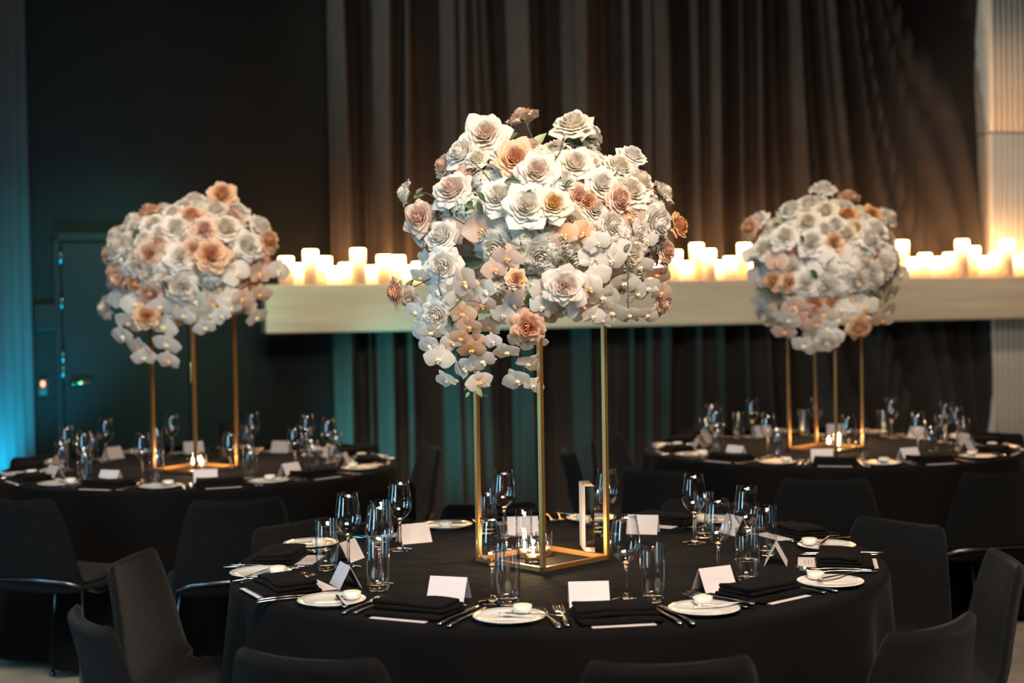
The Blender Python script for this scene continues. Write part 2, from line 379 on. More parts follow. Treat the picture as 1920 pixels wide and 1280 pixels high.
# pillar candles ------------------------------------------------------
ORD = 'first second third fourth fifth sixth seventh eighth ninth tenth eleventh twelfth thirteenth fourteenth'.split()
cnd_i = 0
def candle(px, ptop, label, group, h=None):
    global cnd_i
    row = cnd_i % 2; cnd_i += 1
    off = .085 + .125*row
    p = on_plane(px, ptop, P0-NB*off, NB)
    if h is None: h = p.z-mz1
    pos = Vector((p.x, p.y, mz1+.0005))
    r = .046
    t = thing('pillar_candle', label, 'candle', group, pos, random.uniform(0, 6))
    b = MB(); b.lathe([(0, 0), (r, 0), (r, h*.3), (r*1.0, h-.05), (r, h-.02), (r, h-.004), (r*.93, h+.001), (r*.85, h-.006), (r*.6, h-.012), (0, h-.014)], 24,
                      attf=lambda z: max(.10, math.exp(-max(0, h-.03-z)/.045)))
    # more rings for the glow
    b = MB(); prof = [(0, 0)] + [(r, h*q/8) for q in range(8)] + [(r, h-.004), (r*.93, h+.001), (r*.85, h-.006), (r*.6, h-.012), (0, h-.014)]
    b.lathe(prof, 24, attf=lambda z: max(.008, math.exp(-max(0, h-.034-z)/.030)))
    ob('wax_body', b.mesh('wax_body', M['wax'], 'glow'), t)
    b = MB(); b.lathe([(0, h-.016), (.003, h-.013), (.004, h-.009), (.002, h-.004), (0, h-.001)], 8); ob('flame', b.mesh('flame', M['flame']), t)
G1 = 'pillar candles on the mantel'
for i, (x, y) in enumerate([(536, 482), (560, 495), (582, 469), (608, 482), (627, 501), (649, 494), (671, 467), (700, 499), (720, 479), (746, 480), (767, 499), (786, 492)]):
    size = 'tall' if y < 475 else 'medium' if y < 490 else 'short'
    candle(x, y, f'{size} glowing ivory pillar candle, {ORD[i]} from the left end of the mantel', G1)
for i in range(17):
    candle(812+i*26, 500-(i % 3)*9, 'glowing ivory pillar candle on the mantel hidden behind the centre bouquet', 'mantel candles behind the centre bouquet')
for i, (x, y) in enumerate([(1266, 470), (1286, 491), (1306, 457), (1329, 468), (1350, 490), (1370, 482), (1395, 457)]):
    size = 'tall' if y < 475 else 'medium' if y < 486 else 'short'
    candle(x, y, f'{size} glowing pillar candle, {ORD[i]} right of the centre bouquet', G1)
for i in range(11):
    candle(1419+i*24, 488-(i % 3)*8, 'glowing ivory pillar candle on the mantel hidden behind the right bouquet', 'mantel candles behind the right bouquet')
for i, (x, y) in enumerate([(1691, 452), (1712, 484), (1734, 476), (1758, 483), (1781, 475), (1804, 450), (1825, 463), (1847, 482), (1868, 475), (1888, 450), (1911, 481), (1935, 470)]):
    size = 'tall' if y < 465 else 'medium' if y < 480 else 'short'
    candle(x, y, f'{size} glowing pillar candle, {ORD[i]} right of the right bouquet', G1)

# ------------------------------------------------------------------ chairs
def shell(sa, sb, th=.017, seg=26, lift=0.0, shrink=0.0):
    prof = [(.235, .405, .40), (.225, .432, .42), (.16, .446, .445), (.05, .440, .46), (-.08, .430, .46), (-.155, .437, .455), (-.205, .470, .45), (-.228, .53, .44), (-.243, .61, .41), (-.262, .70, .365), (-.285, .78, .315)]
    def ev(s):
        k = s*(len(prof)-1); i = min(int(k), len(prof)-2); t = k-i
        P = [Vector(prof[max(0, min(len(prof)-1, i+j))]) for j in (-1, 0, 1, 2)]
        return .5*((2*P[1]) + (-P[0]+P[2])*t + (2*P[0]-5*P[1]+4*P[2]-P[3])*t*t + (-P[0]+3*P[1]-3*P[2]+P[3])*t**3)
    def surf(s, t, side):
        p = ev(s); q1 = ev(min(1, s+.01)); q0 = ev(max(0, s-.01))
        d = Vector((0, q1.x-q0.x, q1.y-q0.y)).normalized(); n = Vector((0, -d.z, d.y))   # towards the sitter
        n = Vector((1, 0, 0)).cross(d); 
        if n.z < 0 and s < .5: n = -n
        if s >= .5 and n.y < 0: n = -n
        hw = p.z/2
        ends = min((s)/.035, (1-s)/.05)
        cr = 1.0
        if ends < 1: cr = 1-.13*(1-math.sqrt(max(0, 1-(1-max(0, ends))**2)))
        hw = (hw-shrink)*cr
        x = hw*t
        bow = (.030 if s > .55 else .012)*(abs(t)**2.2)
        edge = math.sqrt(max(0, 1-abs(t)**8))
        endt = math.sqrt(max(0, 1-(1-min(1, max(0, min(s, 1-s)/.02)))**2))
        pos = Vector((x, p.x, p.y)) + n*bow + n*lift
        return pos + n*side*th*edge*endt
    b = MB()
    ts = [math.sin(PI/2*(-1+2*i/18)) for i in range(19)]
    n = seg
    for side in (1, -1):
        vs = [surf(sa+(sb-sa)*j/n, t, side) for j in range(n+1) for t in ts]
        W = len(ts)
        fs = [(j*W+i, j*W+i+1, (j+1)*W+i+1, (j+1)*W+i) for j in range(n) for i in range(W-1)]
        if side < 0: fs = [tuple(reversed(f)) for f in fs]
        b.add(vs, fs)
    return b
me_back = shell(.56, 1.0, seg=30).mesh('backrest', M['chair'])
me_seat = shell(0.0, .56, seg=30).mesh('seat', M['chair'])
me_pad = shell(0.035, .47, th=.010, lift=.018, shrink=.022, seg=16).mesh('seat_pad', M['chair'])
b = MB(); b.tube([(-.17, .17, .418), (-.215, .05, .420), (-.225, -.10, .425), (-.215, -.17, .455), (-.16, -.215, .478), (-.06, -.236, .485), (.06, -.236, .485), (.16, -.215, .478), (.215, -.17, .455), (.225, -.10, .425), (.215, .05, .420), (.17, .17, .418)], .007, 8)
me_frame = b.mesh('frame', M['chairleg'])
def leg(p0, p1):
    b = MB(); b.tube([p0, tuple((a+c)/2 for a, c in zip(p0, p1)), p1], .007, 8)
    b.lathe([(0, 0), (.011, 0), (.011, .012), (.007, .016)], 10, Matrix.Translation((p1[0], p1[1], 0))); return b.mesh('leg', M['chairleg'])
me_legs = [leg((sx*.215, -.17, .455), (sx*.245, -.235, .005)) for sx in (-1, 1)] + [leg((sx*.17, .17, .418), (sx*.235, .215, .005)) for sx in (-1, 1)]
def chair(px0, py0, px1, py1, face, label, group):
    # px0/py0 .. px1/py1: the two top corners of the backrest in the photograph; face: direction it faces
    a = on_z(px0, py0, .78); c = on_z(px1, py1, .78); mid = (a+c)/2
    f = Vector((face[0], face[1], 0)).normalized()
    o = mid + f*.285
    t = thing('dining_chair', label, 'chair', group, (o.x, o.y, 0), math.atan2(f.y, f.x)-PI/2)
    for nm, me in (('seat', me_seat), ('backrest', me_back), ('seat_pad', me_pad), ('frame', me_frame)): ob(nm, me, t)
    for me in me_legs: ob('leg', me, t)
GC1, GC2, GC3 = 'chairs around the near table', 'chairs around the far left table', 'chairs around the far right table'
CHM = 'charcoal upholstered chair '
for args in [
    (437, 1236, 685, 1236, (.35, .93), CHM+'at bottom left, its back cutting across the front of the near table', GC1),
    (1118, 1246, 1407, 1246, (-.1, 1), CHM+'at bottom right, back turned to the front of the near table', GC1),
    (116, 1142, 182, 1182, (.86, .5), CHM+'seen edge-on at lower left, nearest the frame corner', GC1),
    (187, 1058, 268, 1036, (1, -.12), CHM+'showing its whole seat, left of the near table', GC1),
    (468, 990, 604, 973, (.75, -.65), CHM+'pushed in behind the left rear edge of the near table', GC1),
    (834, 945, 1000, 945, (.15, -1), CHM+'behind the near table, left of the middle gold post', GC1),
    (1257, 941, 1412, 941, (-.45, -.9), CHM+'behind the near table, right of the gold stand', GC1),
    (1640, 970, 1760, 986, (-.79, -.61), CHM+'with its front to the right edge of the near table', GC1),
    (1700, 1195, 1838, 1154, (-.65, .76), CHM+'at lower right, its back towards the camera', GC1),
    (1884, 1060, 1925, 1036, (-1, .1), CHM+'cut off by the right edge of the picture', GC1),
    (-40, 936, 82, 939, (.35, .93), CHM+'at the far left edge before the left table', GC2),
    (368, 943, 521, 934, (-.28, .95), CHM+'between the left table and the near table, back to camera', GC2),
    (674, 925, 787, 905, (-.75, .65), CHM+'at the right end of the left table, behind two wine glasses', GC2),
    (785, 839, 850, 837, (-.9, -.3), CHM+'standing clear right of the left table by the curtain', GC2),
    (630, 834, 705, 832, (-.5, -.86), CHM+'behind the right end of the left table', GC2),
    (24, 856, 108, 853, (.8, -.55), CHM+'behind the left end of the left table', GC2),
    (1170, 879, 1272, 885, (.65, .75), CHM+'at the near left side of the right table', GC3),
    (1470, 900, 1624, 900, (.2, .98), CHM+'at the front middle of the right table, back to camera', GC3),
    (1818, 893, 1945, 880, (-.3, .95), CHM+'with bare steel leg at the right table, near the frame edge', GC3),
    (1038, 848, 1072, 842, (.95, .1), CHM+'seen side-on left of the right table', GC3),
    (1099, 824, 1158, 823, (.8, -.5), CHM+'behind the left side of the right table, beyond the gold post', GC3),
    (1840, 810, 1906, 812, (-.8, -.6), CHM+'behind the right end of the right table beside the fluted pier', GC3),
    (1287, 806, 1345, 806, (.5, -.86), CHM+'behind the right table at its rear left', GC3)]:
    chair(*args)

# ------------------------------------------------------------------ tables
TH = .745
T1 = Vector((.118, 4.01, 0)); T2 = Vector((-1.43, 6.54, 0)); T3 = Vector((1.535, 6.96, 0))
def cloth(seed):
    b = MB(); nt_ = 288; rows = 16
    def foldr(a, t):
        q = Vector((math.cos(a)*2.2, math.sin(a)*2.2, seed))
        ph = 17*a + 2.6*noise.noise(q) + seed
        return t**.7*(.034*math.sin(ph) + .016*math.sin(ph*.47+seed) + .012*noise.noise(q*2.5)) + .035*t
    vs = [Vector((0, 0, TH))]; fs = []
    rings = []
    for r in (.3, .6, .8, .87): rings.append([(r*math.cos(2*PI*i/nt_), r*math.sin(2*PI*i/nt_), TH+.0003*noise.noise(Vector((r*9, i*.1, seed)))) for i in range(nt_)])
    for q in range(1, 6):
        an = PI/2*q/5; rings.append([((.882+.018*math.sin(an))*math.cos(2*PI*i/nt_), (.882+.018*math.sin(an))*math.sin(2*PI*i/nt_), TH-.018*(1-math.cos(an))) for i in range(nt_)])
    for k in range(1, rows+1):
        t = k/rows; ring = []
        for i in range(nt_):
            a = 2*PI*i/nt_; r = .900 + foldr(a, t); ring.append((r*math.cos(a), r*math.sin(a), (TH-.018)*(1-t)+.045*t))
        rings.append(ring)
    for ring in rings: vs += ring
    for i in range(nt_): fs.append((0, 1+i, 1+(i+1) % nt_))
    for k in range(len(rings)-1):
        for i in range(nt_):
            i2 = (i+1) % nt_; fs.append((1+k*nt_+i, 1+(k+1)*nt_+i, 1+(k+1)*nt_+i2, 1+k*nt_+i2))
    b.add(vs, fs); return b
bt = MB(); bt.lathe([(0, TH-.035), (.86, TH-.035), (.875, TH-.03), (.875, TH-.008), (.86, TH-.004), (0, TH-.004)], 64); me_top = bt.mesh('tabletop', M['wood'])
tlegs = []
for k in range(4):
    a = PI/4+k*PI/2; b = MB(); b.tube([(.55*math.cos(a), .55*math.sin(a), TH-.036), (.60*math.cos(a), .60*math.sin(a), .004)], .016, 10); tlegs.append(b.mesh('leg', M['pewter']))
for i, (T, nm) in enumerate(((T1, 'nearest the camera'), (T2, 'at the far left by the door'), (T3, 'at the far right by the fluted pier'))):
    t = thing('round_table', 'round banquet table under a black cloth, '+nm, 'table', 'round banquet tables', T)
    ob('tabletop', me_top, t)
    for me in tlegs: ob('leg', me, t)
    c_ = ob('tablecloth', cloth(3.3*i+1).mesh('tablecloth', M['cloth']), None, T, (0, 0, .4*i))
    tag(c_, 'floor-length black tablecloth on the round table '+nm, 'tablecloth', 'black tablecloths')

# ------------------------------------------------------------------ tableware meshes
b = MB(); bowl = [(.0045, .088), (.010, .092), (.022, .101), (.031, .114), (.0360, .131), (.0362, .143), (.0340, .160), (.0305, .182), (.0275, .204)]
b.lathe(bowl + [(.0268, .2046)] + [(r-.0009, z+.0008) for r, z in reversed(bowl)] + [(0, .0895)], 32); me_bowl = b.mesh('bowl', M['glass'])
b = MB(); b.lathe([(.0052, .0055), (.0040, .015), (.0036, .04), (.0038, .07), (.0052, .086), (.0105, .0925)], 16); me_stem = b.mesh('stem', M['thick'])
b = MB(); b.lathe([(0, 0), (.034, 0), (.0352, .0010), (.033, .0022), (.018, .0042), (.0075, .009), (.0042, .016), (0, .017)], 32); me_foot = b.mesh('foot', M['thick'])
b = MB(); tp = [(.0275, .012), (.0290, .03), (.0300, .07), (.0297, .137)]
b.lathe([(.0262, .0)] + tp + [(.0289, .1376)] + [(r-.0012, z) for r, z in reversed(tp)] + [(0, .012)], 32); me_tumb = b.mesh('glass_wall', M['glass'])
b = MB(); b.lathe([(0, .0005), (.024, .0005), (.0258, .003), (.0262, .012), (.022, .0135), (0, .0125)], 28); me_tbase = b.mesh('glass_base', M['thick'])
b = MB(); b.lathe([(0, .002), (.042, .002), (.044, 0), (.048, 0), (.050, .003), (.066, .006), (.0815, .0105), (.083, .0118), (.0815, .0128), (.066, .0088), (.052, .0062), (0, .0056)], 40); me_plate = b.mesh('bread_plate', M['china'])
b = MB(); b.lathe([(0, 0), (.016, 0), (.0205, .003), (.0225, .017), (.0210, .0175), (.0195, .010), (0, .010)], 24); me_dish = b.mesh('dish', M['china'])
b = MB(); b.lathe([(0, .010), (.0188, .010), (.0185, .0165), (.010, .0178), (0, .0172)], 18); me_butter = b.mesh('butter', M['butter'])
b = MB()
b.ribbon([(0, -.10, .004, .0058), (0, -.097, .005, .0088), (0, -.06, .0065, .0070), (0, -.01, .0065, .0040), (0, .020, .005, .0038), (0, .032, .004, .0085), (0, .045, .003, .0125), (0, .058, .003, .0128)], .0012)
for k in range(4):
    x = -.0105+k*.007; b.ribbon([(x, .055, .003, .0026), (x, .075, .0045, .0021), (x, .098, .0085, .0011)], .0010)
me_fork = b.mesh('fork', M['steel'])
b = MB(); b.ribbon([(0, -.11, .003, .006), (0, -.105, .005, .0088), (0, -.06, .006, .0072), (0, -.012, .005, .0058), (0, -.006, .004, .0070), (.001, .03, .0035, .0095), (.001, .075, .003, .0100), (-.002, .10, .0025, .0065), (-.006, .112, .002, .001)], .0013); me_knife = b.mesh('knife', M['steel'])
b = MB(); b.ribbon([(0, -.08, .003, .004), (0, -.076, .005, .0065), (0, -.03, .0055, .0050), (0, -.008, .0045, .0042), (.002, .02, .004, .0080), (.002, .055, .0035, .0085), (-.001, .072, .003, .004)], .0012); me_bknife = b.mesh('butter_knife', M['steel'])
def wob(k, amp):
    return lambda P: P + Vector((amp*noise.noise(P*14+Vector((k, 0, 0))), amp*noise.noise(P*14+Vector((0, k, 5))), amp*1.1*noise.noise(P*11+Vector((3, 3, k))) if P.z > .004 else 0))
me_nap = []
for k in range(4):
    b = MB()
    b.rbox(.190, .150, .009, .0044, (0, 0, .0048), 6, wob(k, .004))
    b.rbox(.186, .112, .010, .0049, (.002, .012, .0143), 6, wob(k+3, .005))
    b.rbox(.178, .100, .010, .0049, (-.002, .016, .0240), 6, wob(k+6, .006))
    me_nap.append(b.mesh('napkin', M['napkin']))
b = MB(); b.box(-.072, .072, -.105, .105, 0, .0010); me_menu = b.mesh('card', M['menu'])
b = MB()
for k in range(7):
    wd = random.uniform(.018, .035); b.box(-wd, wd, .085-k*.009, .0872-k*.009, .0010, .0012)
me_print = b.mesh('printed_lines', M['ink'])
b = MB()
hw, hh, dp = .048, .056, .030
for sg in (-1, 1):
    b.add([(-hw, sg*dp, 0), (hw, sg*dp, 0), (hw, 0, hh), (-hw, 0, hh), (-hw, sg*(dp-.0012), 0), (hw, sg*(dp-.0012), 0), (hw, 0, hh-.002), (-hw, 0, hh-.002)],
          [(0, 1, 2, 3), (7, 6, 5, 4), (0, 3, 7, 4), (1, 5, 6, 2), (0, 4, 5, 1)], smooth=False)
me_tent = b.mesh('place_card', M['paper'])

def place(lst, T, a0s, tname, desc, over, yawcard):
    for i, a in enumerate(a0s):
        a_ = math.radians(a); ov = over[i] if over else {}
        def P(lx, ly, z=TH+.0008):
            return Vector((T.x + lx*math.cos(a_) - ly*math.sin(a_), T.y + lx*math.sin(a_) + ly*math.cos(a_), z))
        def Q(key, lx, ly):
            if key in ov: 
                p = on_z(ov[key][0], ov[key][1], TH); return Vector((p.x, p.y, TH+.0008))
            return P(lx+random.uniform(-.012, .012), ly+random.uniform(-.012, .012))
        d = f'{desc[i]} place, {tname} table'
        g = f' on the {tname} table'
        w_ = thing('wine_glass', 'empty stemmed wine glass at the '+d, 'wine glass', 'wine glasses'+g, Q('w', .068, -.58), random.uniform(0, 6))
        ob('bowl', me_bowl, w_); ob('stem', me_stem, w_); ob('foot', me_foot, w_)
        w_ = thing('tumbler', 'tall clear water tumbler at the '+d, 'glass', 'tumblers'+g, Q('t', .131, -.594), 0)
        ob('glass_wall', me_tumb, w_); ob('glass_base', me_tbase, w_)
        pp = Q('p', -.24, -.745)
        tag(ob('bread_plate', me_plate, None, pp, (0, 0, a_)), 'white bread plate at the '+d, 'plate', 'bread plates'+g)
        def PL(dx, dy, dz): return pp + Vector((dx*math.cos(a_)-dy*math.sin(a_), dx*math.sin(a_)+dy*math.cos(a_), dz))
        w_ = thing('butter_dish', 'small white butter dish on the plate at the '+d, 'butter dish', 'butter dishes'+g, PL(.036, .034, .0090), 0)
        ob('dish', me_dish, w_); ob('butter', me_butter, w_)['label'] = 'yellow butter'
        kb = ob('butter_knife', me_bknife, None, PL(.042, -.022, .0125), (math.radians(0), 0, a_+math.radians(52+random.uniform(-12, 12)) + (ov.get('kb', 0))))
        tag(kb, 'butter knife lying on the bread plate at the '+d, 'knife', 'butter knives'+g)
        np_ = Q('n', 0, -.775); na = a_+random.uniform(-.05, .05)
        def NP(dx, dy, dz): return Vector((np_.x + dx*math.cos(na)-dy*math.sin(na), np_.y + dx*math.sin(na)+dy*math.cos(na), TH+dz))
        w_ = thing('menu_card', 'blush printed menu card under the napkin at the '+d, 'menu card', 'menu cards'+g, NP(0, .018, .0012), na)
        ob('card', me_menu, w_); ob('printed_lines', me_print, w_)['kind'] = 'stuff'
        tag(ob('napkin', me_nap[i % 4], None, NP(0, 0, .0035), (0, 0, na)), 'folded black napkin at the '+d, 'napkin', 'folded napkins'+g)
        for j, (lx, nm) in enumerate(((-.150, 'outer'), (-.116, 'inner'))):
            tag(ob('fork', me_fork, None, NP(lx, .02+.012*j, .002), (0, 0, na+random.uniform(-.08, .12))), f'{nm} steel fork left of the napkin at the '+d, 'fork', 'forks'+g)
        for j, (lx, nm) in enumerate(((.112, 'inner'), (.140, 'outer'))):
            tag(ob('knife', me_knife, None, NP(lx, .01-.01*j, .002), (0, 0, na+random.uniform(-.02, .16))), f'{nm} steel knife right of the napkin at the '+d, 'knife', 'table knives'+g)
        cp = Q('c', -.04, -.655)
        tag(ob('place_card', me_tent, None, cp, (0, 0, (a_ + random.uniform(-.12, .12)) if 'cy' not in ov else math.radians(ov['cy']))), 'folded white place card at the '+d, 'place card', 'place cards'+g)
DN = ['foremost', 'front right', 'right-hand', 'rear right', 'back right', 'back middle', 'back left', 'rear left', 'left-hand', 'front left']
A1 = [9, 41, 81, 113.5, 149.5, 189, 225, 264, 299, 333]
OV = [dict(w=(1174, 1125), t=(1224, 1128), p=(955, 1163), n=(1155, 1160), c=(1104, 1134), cy=2),
      dict(w=(1347, 1084), t=(1402, 1091), p=(1320, 1148), n=(1432, 1116), c=(1340, 1105), cy=28),
      dict(w=(1401, 1050), t=(1437, 1041), p=(1557, 1097), n=(1583, 1056), c=(1455, 1056), cy=78),
      dict(w=(1302, 1018), t=(1320, 1008), p=(1550, 1028), n=(1500, 1002), c=(1378, 1000), cy=112),
      dict(w=(1139, 1003), t=(1119, 997), p=(1345, 979), n=(1250, 979), c=(1206, 999), cy=165),
      dict(w=(946, 1006), t=(915, 1000), p=(1109, 976), c=(980, 1002), cy=184),
      dict(w=(751, 1031), t=(714, 1025), p=(838, 989), c=(776, 1016), cy=206),
      dict(w=(654, 1064), t=(613, 1069), p=(583, 1024), c=(652, 1050), cy=250),
      dict(w=(713, 1096), t=(710, 1107), p=(490, 1078), n=(517, 1051), c=(648, 1098), cy=292),
      dict(w=(924, 1129), t=(953, 1133), p=(622, 1132), n=(525, 1106), c=(842, 1124), cy=342)]
# shift: the plate of a place stands left of it, so the listed plates belong to the place on their right
OV[0]['n'] = (1155, 1160); OV[1]['p'] = (1320, 1148); OV[9]['n'] = (778, 1150); OV[9]['p'] = (622, 1132)
OV[8]['n'] = (528, 1106); OV[8]['p'] = (489, 1079); OV[7]['n'] = (518, 1050)
place(None, T1, A1, 'near', DN, OV, None)
place(None, T2, [a+9.5 for a in A1], 'far left', DN, None, None)
place(None, T3, [a-20.5 for a in A1], 'far right', DN, None, None)

# ------------------------------------------------------------------ gold stands, votives, acrylic block
H_ST = .68
def stand(c, half, rot, label, H_ST):
    t = thing('flower_stand', label, 'flower stand', 'tall gold flower stands', (c.x, c.y, TH+.0005), rot)
    q = .006
    b = MB(); b.box(-q, q, -q, q, 0, H_ST); mp_ = b.mesh('post', M['gold'])
    b = MB(); b.box(-half-q, half+q, -q, q, 0, 2*q); mb_ = b.mesh('base_bar', M['gold'])
    b = MB(); b.rbox(2*half-.02, 2*half-.02, .006, .0029, (0, 0, H_ST-.003)); mtp = b.mesh('top_plate', M['gold'])
    for sx, sy in ((1, 1), (-1, 1), (-1, -1), (1, -1)): ob('post', mp_, t, (sx*half, sy*half, 0))
    for k in range(4):
        a = k*PI/2; ob('base_bar', mb_, t, (half*math.cos(a+PI/2), half*math.sin(a+PI/2), .0002*k), (0, 0, a))
        ob('top_bar', mb_, t, (half*math.cos(a+PI/2), half*math.sin(a+PI/2), H_ST-.012+.0002*k), (0, 0, a))
    ob('top_plate', mtp, t)
S1 = on_z(1018, 1050, TH); S2 = on_z(367.5, 880, TH); S3 = on_z(1549, 842, TH)
stand(S1, .126, math.radians(43.8), 'gold metal flower stand on the near table', .70)
stand(S2, .128, math.radians(57.4), 'gold metal flower stand on the far left table', .75)
stand(S3, .126, math.radians(48), 'gold metal flower stand on the far right table', .70)
b = MB(); vp = [(.0225, .006), (.0240, .02), (.0245, .066)]
b.lathe([(.0215, 0)] + vp + [(.0236, .0665)] + [(r-.0018, z) for r, z in reversed(vp)] + [(0, .007)], 28); me_vot = b.mesh('cup', M['glass'])
b = MB(); b.lathe([(0, .0006), (.021, .0006), (.0215, .0068), (0, .0070)], 24); me_vb = b.mesh('cup_base', M['thick'])
b = MB(); b.lathe([(0, 0), (.018, 0), (.018, .014), (.017, .014), (.016, .010), (0, .010)], 20); me_tl = b.mesh('tealight', M['tealight'])
b = MB(); b.lathe([(0, .011), (.003, .015), (.0038, .021), (.002, .030), (0, .037)], 10); me_fl = b.mesh('flame', M['flame'])
b = MB(); vp = [(.0235, .006), (.0240, .05), (.0240, .112)]
b.lathe([(.0225, 0)] + vp + [(.0232, .1125)] + [(r-.0015, z) for r, z in reversed(vp)] + [(0, .007)], 28); me_cyl = b.mesh('cup', M['glass'])
def votive(p, label, tall=False):
    t = thing('candle_holder', label, 'candle holder', 'glass candle holders inside the stands', (p.x, p.y, TH+.0008), 0)
    ob('cup', me_cyl if tall else me_vot, t); ob('cup_base', me_vb, t)
    if not tall:
        ob('tealight', me_tl, t, (0, 0, .0072)); ob('flame', me_fl, t, (0, 0, .0072))
        light('POINT', 'tealight_glow', (p.x, p.y, TH+.045), (p.x, p.y, 0), .6, (1, .62, .30), shadow_soft_size=.006)
votive(on_z(984, 1044, TH), 'lit glass tealight cup, left one inside the near stand')
votive(on_z(1000, 1054, TH), 'lit glass tealight cup, front one inside the near stand')
votive(on_z(1020, 1041, TH), 'lit glass tealight cup behind the front post of the near stand')
votive(on_z(983, 1028, TH), 'tall clear glass cylinder behind the tealights on the near table', True)
for (x, y, n_) in ((362, 877, 'left'), (378, 879, 'right'), (371, 872, 'rear')): votive(on_z(x, y, TH), f'lit tealight cup, {n_} one inside the far left stand')
for (x, y, n_) in ((1554, 838, 'left'), (1572, 842, 'right'), (1573, 832, 'rear')): votive(on_z(x, y, TH), f'lit tealight cup, {n_} one inside the far right stand')
def block(px, py, pfx, pfy, w_, h_, label):
    a = on_z(px, py, TH); c = on_z(pfx, pfy, TH); d = (c-a).normalized(); L_ = .13
    mid = a + d*L_/2; t = thing('sign_block', label, 'table sign', 'acrylic table signs', (mid.x, mid.y, TH+.0008), math.atan2(d.y, d.x)-PI/2)
    b = MB(); b.box(-w_/2, w_/2, -L_/2, L_/2, 0, h_); ob('acrylic_block', b.mesh('acrylic_block', M['acrylic']), t)
    b = MB(); b.box(-w_/2-.0022, -w_/2-.0004, -L_/2+.001, L_/2-.001, .001, h_-.001); ob('sign_face', b.mesh('sign_face', M['paper']), t)['label'] = 'frosted white sign face'
block(1107, 1036, 1096, 1021, .026, .19, 'upright clear acrylic table sign seen edge-on beside the near stand')
t2 = on_z(425, 868, TH)
b = MB(); b.box(-.032, .032, -.012, .012, 0, .19)
t = thing('sign_block', 'pale acrylic table sign on the far left table behind the gold stand', 'table sign', 'acrylic table signs', (t2.x, t2.y, TH+.0008), .2)
ob('acrylic_block', b.mesh('acrylic_block', M['acrylic']), t); b = MB(); b.box(-.031, .031, .0124, .0140, .001, .189); ob('sign_face', b.mesh('sign_face', M['paper']), t)

# ------------------------------------------------------------------ flowers
def petal_pts(b, a0, half, r_in, r_out, h0, h1, droop, curl, point, seed, nu=6, nv=5, ruf=.085):
    def fn(u, v):
        t = u*2-1
        wv = min(1, (v+.15)**.5) * (1-.16*max(0, (v-.65)/.35)**2)
        a = a0 + t*half*wv
        R = r_in + (r_out-r_in)*v**.8 - .05*abs(t)**2*v + point*v**3*(1-abs(t))**1.5
        z = h0 + (h1-h0)*v**1.2 - droop*v**4 - curl*abs(t)**3*v**3
        n_ = noise.noise(Vector((a*2.1, v*2.5, seed)))
        R += ruf*n_*v; z += ruf*noise.noise(Vector((a*3, v*3, seed+7)))*v*1.4
        return Vector((R*math.cos(a), R*math.sin(a), z))
    def at(u, v):
        p = fn(u, v); return min(1, math.hypot(p.x, p.y))
    b.grid(fn, nu, nv, at)
def rose_inner(b, seed):
    rnd = random.Random(seed)
    for (n, half, ri, ro, h0, h1, dr, cu_, pt) in ((3, 1.5, .02, .07, .05, .66, 0, 0, 0), (3, 1.25, .04, .14, .05, .68, 0, .0, .0), (4, 1.1, .06, .23, .0, .67, .02, .0, .02), (5, .95, .10, .34, -.05, .64, .04, .03, .03), (5, .86, .14, .47, -.08, .60, .09, .06, .05), (6, .74, .18, .60, -.1, .53, .13, .10, .08), (6, .70, .2, .73, -.12, .45, .17, .14, .12), (7, .64, .22, .86, -.16, .36, .22, .18, .16)):
        o = rnd.uniform(0, 6)
        for k in range(n): petal_pts(b, o+k*2*PI/n+rnd.uniform(-.15, .15), half, ri, ro, h0, h1, dr, cu_, pt, rnd.uniform(0, 90))
def rose_outer(b, seed, only=None):
    rnd = random.Random(seed+50)
    for k in range(6):
        petal_pts(b, k*PI/3+rnd.uniform(-.12, .12), .62, .24, .93+rnd.uniform(-.08, .10), -.24, .26+rnd.uniform(-.14, .12), .26, .24, .20, rnd.uniform(0, 90))
RM = {}; RI = {}; RP = {}; OM = {}; HY = {}
def rose_me(col, var):
    k = (col, var)
    if k not in RM:
        b = MB(); rose_inner(b, var); rose_outer(b, var); RM[k] = b.mesh('rose', M['p_'+col], 'rad')
        b = MB(); rose_inner(b, var); RI[k] = b.mesh('rose', M['p_'+col], 'rad')
        b = MB(); petal_pts(b, 0, .64, .24, .95, -.24, .26, .26, .24, .22, var*3.1); RP[k] = b.mesh('petal', M['p_'+col], 'rad')
    return k
def opetal(b, a0, L_, W_, z0, seed, cup=.1):
    ca, sa = math.cos(a0), math.sin(a0)
    def fn(u, v):
        t = u*2-1; wv = W_*math.sin(PI*min(1, (v*.92+.06))**.75)**.8
        x = L_*v; y = wv*t; z = z0 + cup*v*(1-v)*2 - cup*.8*t*t*wv/W_ + .04*noise.noise(Vector((v*2, t*1.5, seed)))
        return Vector((x*ca-y*sa, x*sa+y*ca, z))
    b.grid(fn, 5, 6, lambda u, v: .15+.6*v)
def orchid_lip(b):
    for a, L_, W_ in ((-PI/2, .38, .13), (-PI/2+.95, .20, .11), (-PI/2-.95, .20, .11)):
        opetal(b, a, L_, W_, .12, a, .25)
    b.lathe([(0, .0), (.07, .02), (.085, .12), (.06, .22), (0, .25)], 8)
PA = [(PI/2, .92, .36, .0), (PI/2+2.2, .88, .33, .0), (PI/2-2.2, .88, .33, .0), (0.15, 1.0, .62, .05), (PI-.15, 1.0, .62, .05)]
MLIP = None
def lip_me(pale):
    b = MB(); orchid_lip(b); return b.mesh('lip', M['lipw' if pale else 'lip'], 'rad')
LIPS = {True: lip_me(True), False: lip_me(False)}
OP = {}
